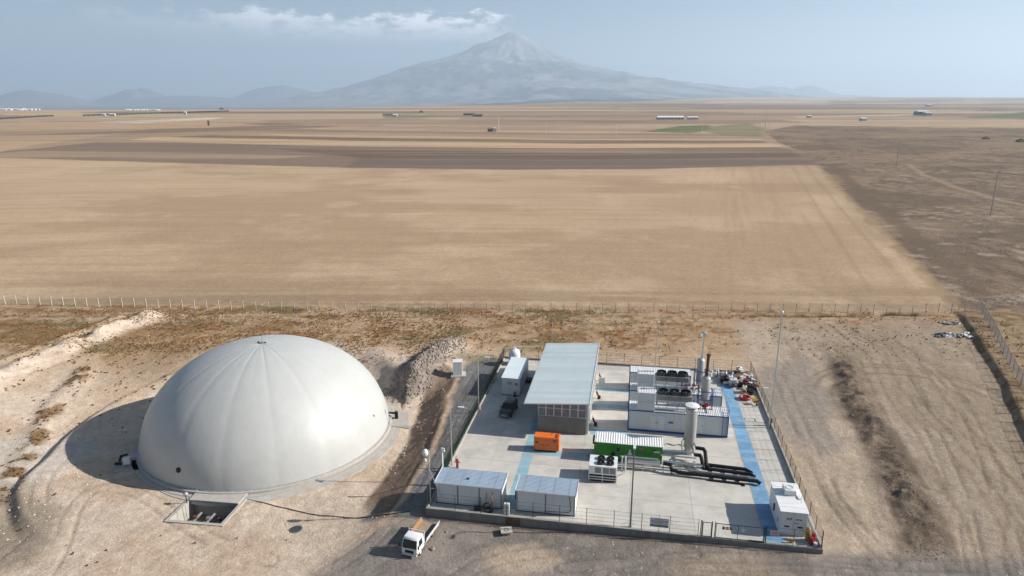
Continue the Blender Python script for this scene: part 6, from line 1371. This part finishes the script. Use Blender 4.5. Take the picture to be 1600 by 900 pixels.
barn(1048, 187, 55, 14, 5, 'long low white farm shed far right of the mountain', win=8); barn(1083, 187, 22, 12, 5, 'short white farm shed next to the long one')
barn(1444, 180, 30, 24, 9, 'pale blue industrial building far away near the right edge', 'bluewall', 'roof_white', win=3); barn(1451, 181, 14, 20, 7, 'white annexe of the pale blue industrial building'); barn(1453, 166, 30, 20, 6, 'white strip of a building beyond the industrial one')
barn(766, 206, 7, 6, 3.2, 'dark low hut beside the white pump house in the fields', 'tile', 'tile'); barn(773, 206, 3.2, 4, 4.2, 'small white pump house in the middle of the fields')
barn(606, 181, 26, 12, 4, 'brown roofed farm at the far edge of the pale fields', 'plaster', 'tile'); barn(617, 182, 10, 10, 4, 'small white house beside the brown roofed farm'); barn(733, 180, 30, 15, 4, 'dark farm shed far below the mountain', 'tile', 'tile'); barn(746, 182, 24, 14, 4, 'second dark farm shed right of the first below the mountain', 'tile', 'tile')
barn(1350, 189, 10, 10, 5, 'tiny pale house in the distant fields right of the green patch'); barn(1265, 184, 8, 8, 4, 'tiny white house left of the distant pale strip')
barn(326, 196, 3, 3, 7, 'small dark standing hut alone in the left fields', 'tile', 'tile')
q = random.Random(3); ORD = 'first second third fourth fifth sixth seventh eighth ninth tenth eleventh twelfth thirteenth fourteenth fifteenth sixteenth seventeenth eighteenth nineteenth twentieth twenty-first twenty-second twenty-third twenty-fourth twenty-fifth twenty-sixth'.split()
for k in range(26): barn(-4 + 2.5 * k + q.uniform(-.8, .8), q.uniform(170.2, 171.6), q.uniform(6, 14), 10, q.uniform(2, 3.6), ORD[k] + ' tiny pale village building from the left end of the horizon', grp='village at the left horizon')
for k in range(24): barn(195 + 2.3 * k + q.uniform(-1, 1), q.uniform(171.3, 172), q.uniform(6, 13), 8, q.uniform(1.8, 3), ORD[k] + ' tiny white building from the left in the row above the solar panels', grp='white buildings above the solar rows')
def solar(px, py, L_, lab, grp, rot=0, W=6.5):
    x, y = at(px, py); z = g1(x, y); t = thing('solar_row', lab, 'solar panels', (x, y), z, rot, group=grp, world=True)
    n = 4
    for i in range(n): MB().hexa([(-W/2, L_*i/n+.3, .8), (W/2, L_*i/n+.3, 4.4), (W/2, L_*(i+1)/n-.3, 4.4), (-W/2, L_*(i+1)/n-.3, .8)], [(-W/2, L_*i/n+.3, .95), (W/2, L_*i/n+.3, 4.55), (W/2, L_*(i+1)/n-.3, 4.55), (-W/2, L_*(i+1)/n-.3, .95)]).build('panel_table', M['solar'], t)
    for i in range(n): MB().box(-.1, L_ * (i + .5) / n, -.5, .1, L_ * (i + .5) / n + .2, 2.1).build('leg', M['galv'], t)
    MB().hexa([(-W*.5, 0, -.3), (W*.5, 0, -.3), (W*.5, .25, -.3), (-W*.5, .25, -.3)], [(-W*.5, 0, .7), (W*.5, 0, 4.2), (W*.5, .25, 4.2), (-W*.5, .25, .7)]).build('end_shade', M['dark'], t)  # dark wedge added to stand in for the shaded end of the row
ORD = 'first second third fourth fifth sixth seventh eighth ninth tenth eleventh twelfth thirteenth fourteenth fifteenth sixteenth seventeenth eighteenth nineteenth twentieth twenty-first twenty-second twenty-third twenty-fourth twenty-fifth twenty-sixth'.split()
for k in range(9): solar(-8 + 9.4 * k, 187.4 - .55 * k, 24, ORD[k] + ' solar panel row from the left edge of the picture', 'solar rows at the left edge', -.55)
for k in range(24): solar(130 + 8.2 * k, 181.6 - .28 * k, 26 + 3 * k, ORD[k] + ' solar row from the left in the long dark group left of centre', 'solar rows left of centre', -.5)
barn(162, 181.6, 7, 5, 5, 'left of the two small white cabins in front of the solar rows'); barn(175, 181.6, 14, 5, 5, 'wider white cabin in front of the solar rows'); barn(289, 178.8, 7, 5, 6, 'white cabin near the right end of the solar rows')
# tree clumps far off
def bush(px, py, r_, lab):
    x, y = at(px, py); z = g1(x, y); q = random.Random(int(px)); t = thing('bush', lab, 'bush', (x, y), z, 0, world=True)
    m = MB()
    for k in range(260):
        a = q.uniform(0, 6.28); rr = r_ * q.random() ** .5; zz = q.uniform(0, r_ * .9) * (1 - (rr / r_) ** 2 * .8); s_ = r_ * .12; cx, cy = rr * math.cos(a), rr * math.sin(a)
        m.add([(cx - s_, cy + q.uniform(-s_, s_), zz), (cx + s_, cy + q.uniform(-s_, s_), zz + q.uniform(-s_, s_)), (cx + q.uniform(-s_, s_), cy + s_, zz + s_ * 1.5)], [(0, 1, 2)])
    m.build('foliage', tuft_green, t); MB().cyl((0, 0, -.3), (0, 0, r_ * .5), r_ * .06).build('stem', M['wood'], t)
bush(1540, 218, 3.4, 'low brown mound of scrub on the rough ground near the right edge'); bush(346, 170, 9, 'lone dark tree on the horizon left of the mountain'); bush(658, 176, 7, 'small dark tree in the pale far fields'); bush(1594, 221, 4, 'dark scrub mound cut by the right edge')
# ------------------------------------------------------------------ haze
def build_haze():
    m = bpy.data.materials.new('haze'); m.use_nodes = True; t = m.node_tree; t.nodes.clear()
    o = t.nodes.new('ShaderNodeOutputMaterial'); v = t.nodes.new('ShaderNodeVolumePrincipled')
    v.inputs['Color'].default_value = (.625, .785, .955, 1); v.inputs['Density'].default_value = 6.2e-5; v.inputs['Anisotropy'].default_value = .28
    t.links.new(v.outputs[0], o.inputs['Volume'])
    MB().box(-48000, -900, float(GZ.min()) - 4, 48000, 46500, 2350).build('haze', m, kind='stuff')
build_haze()
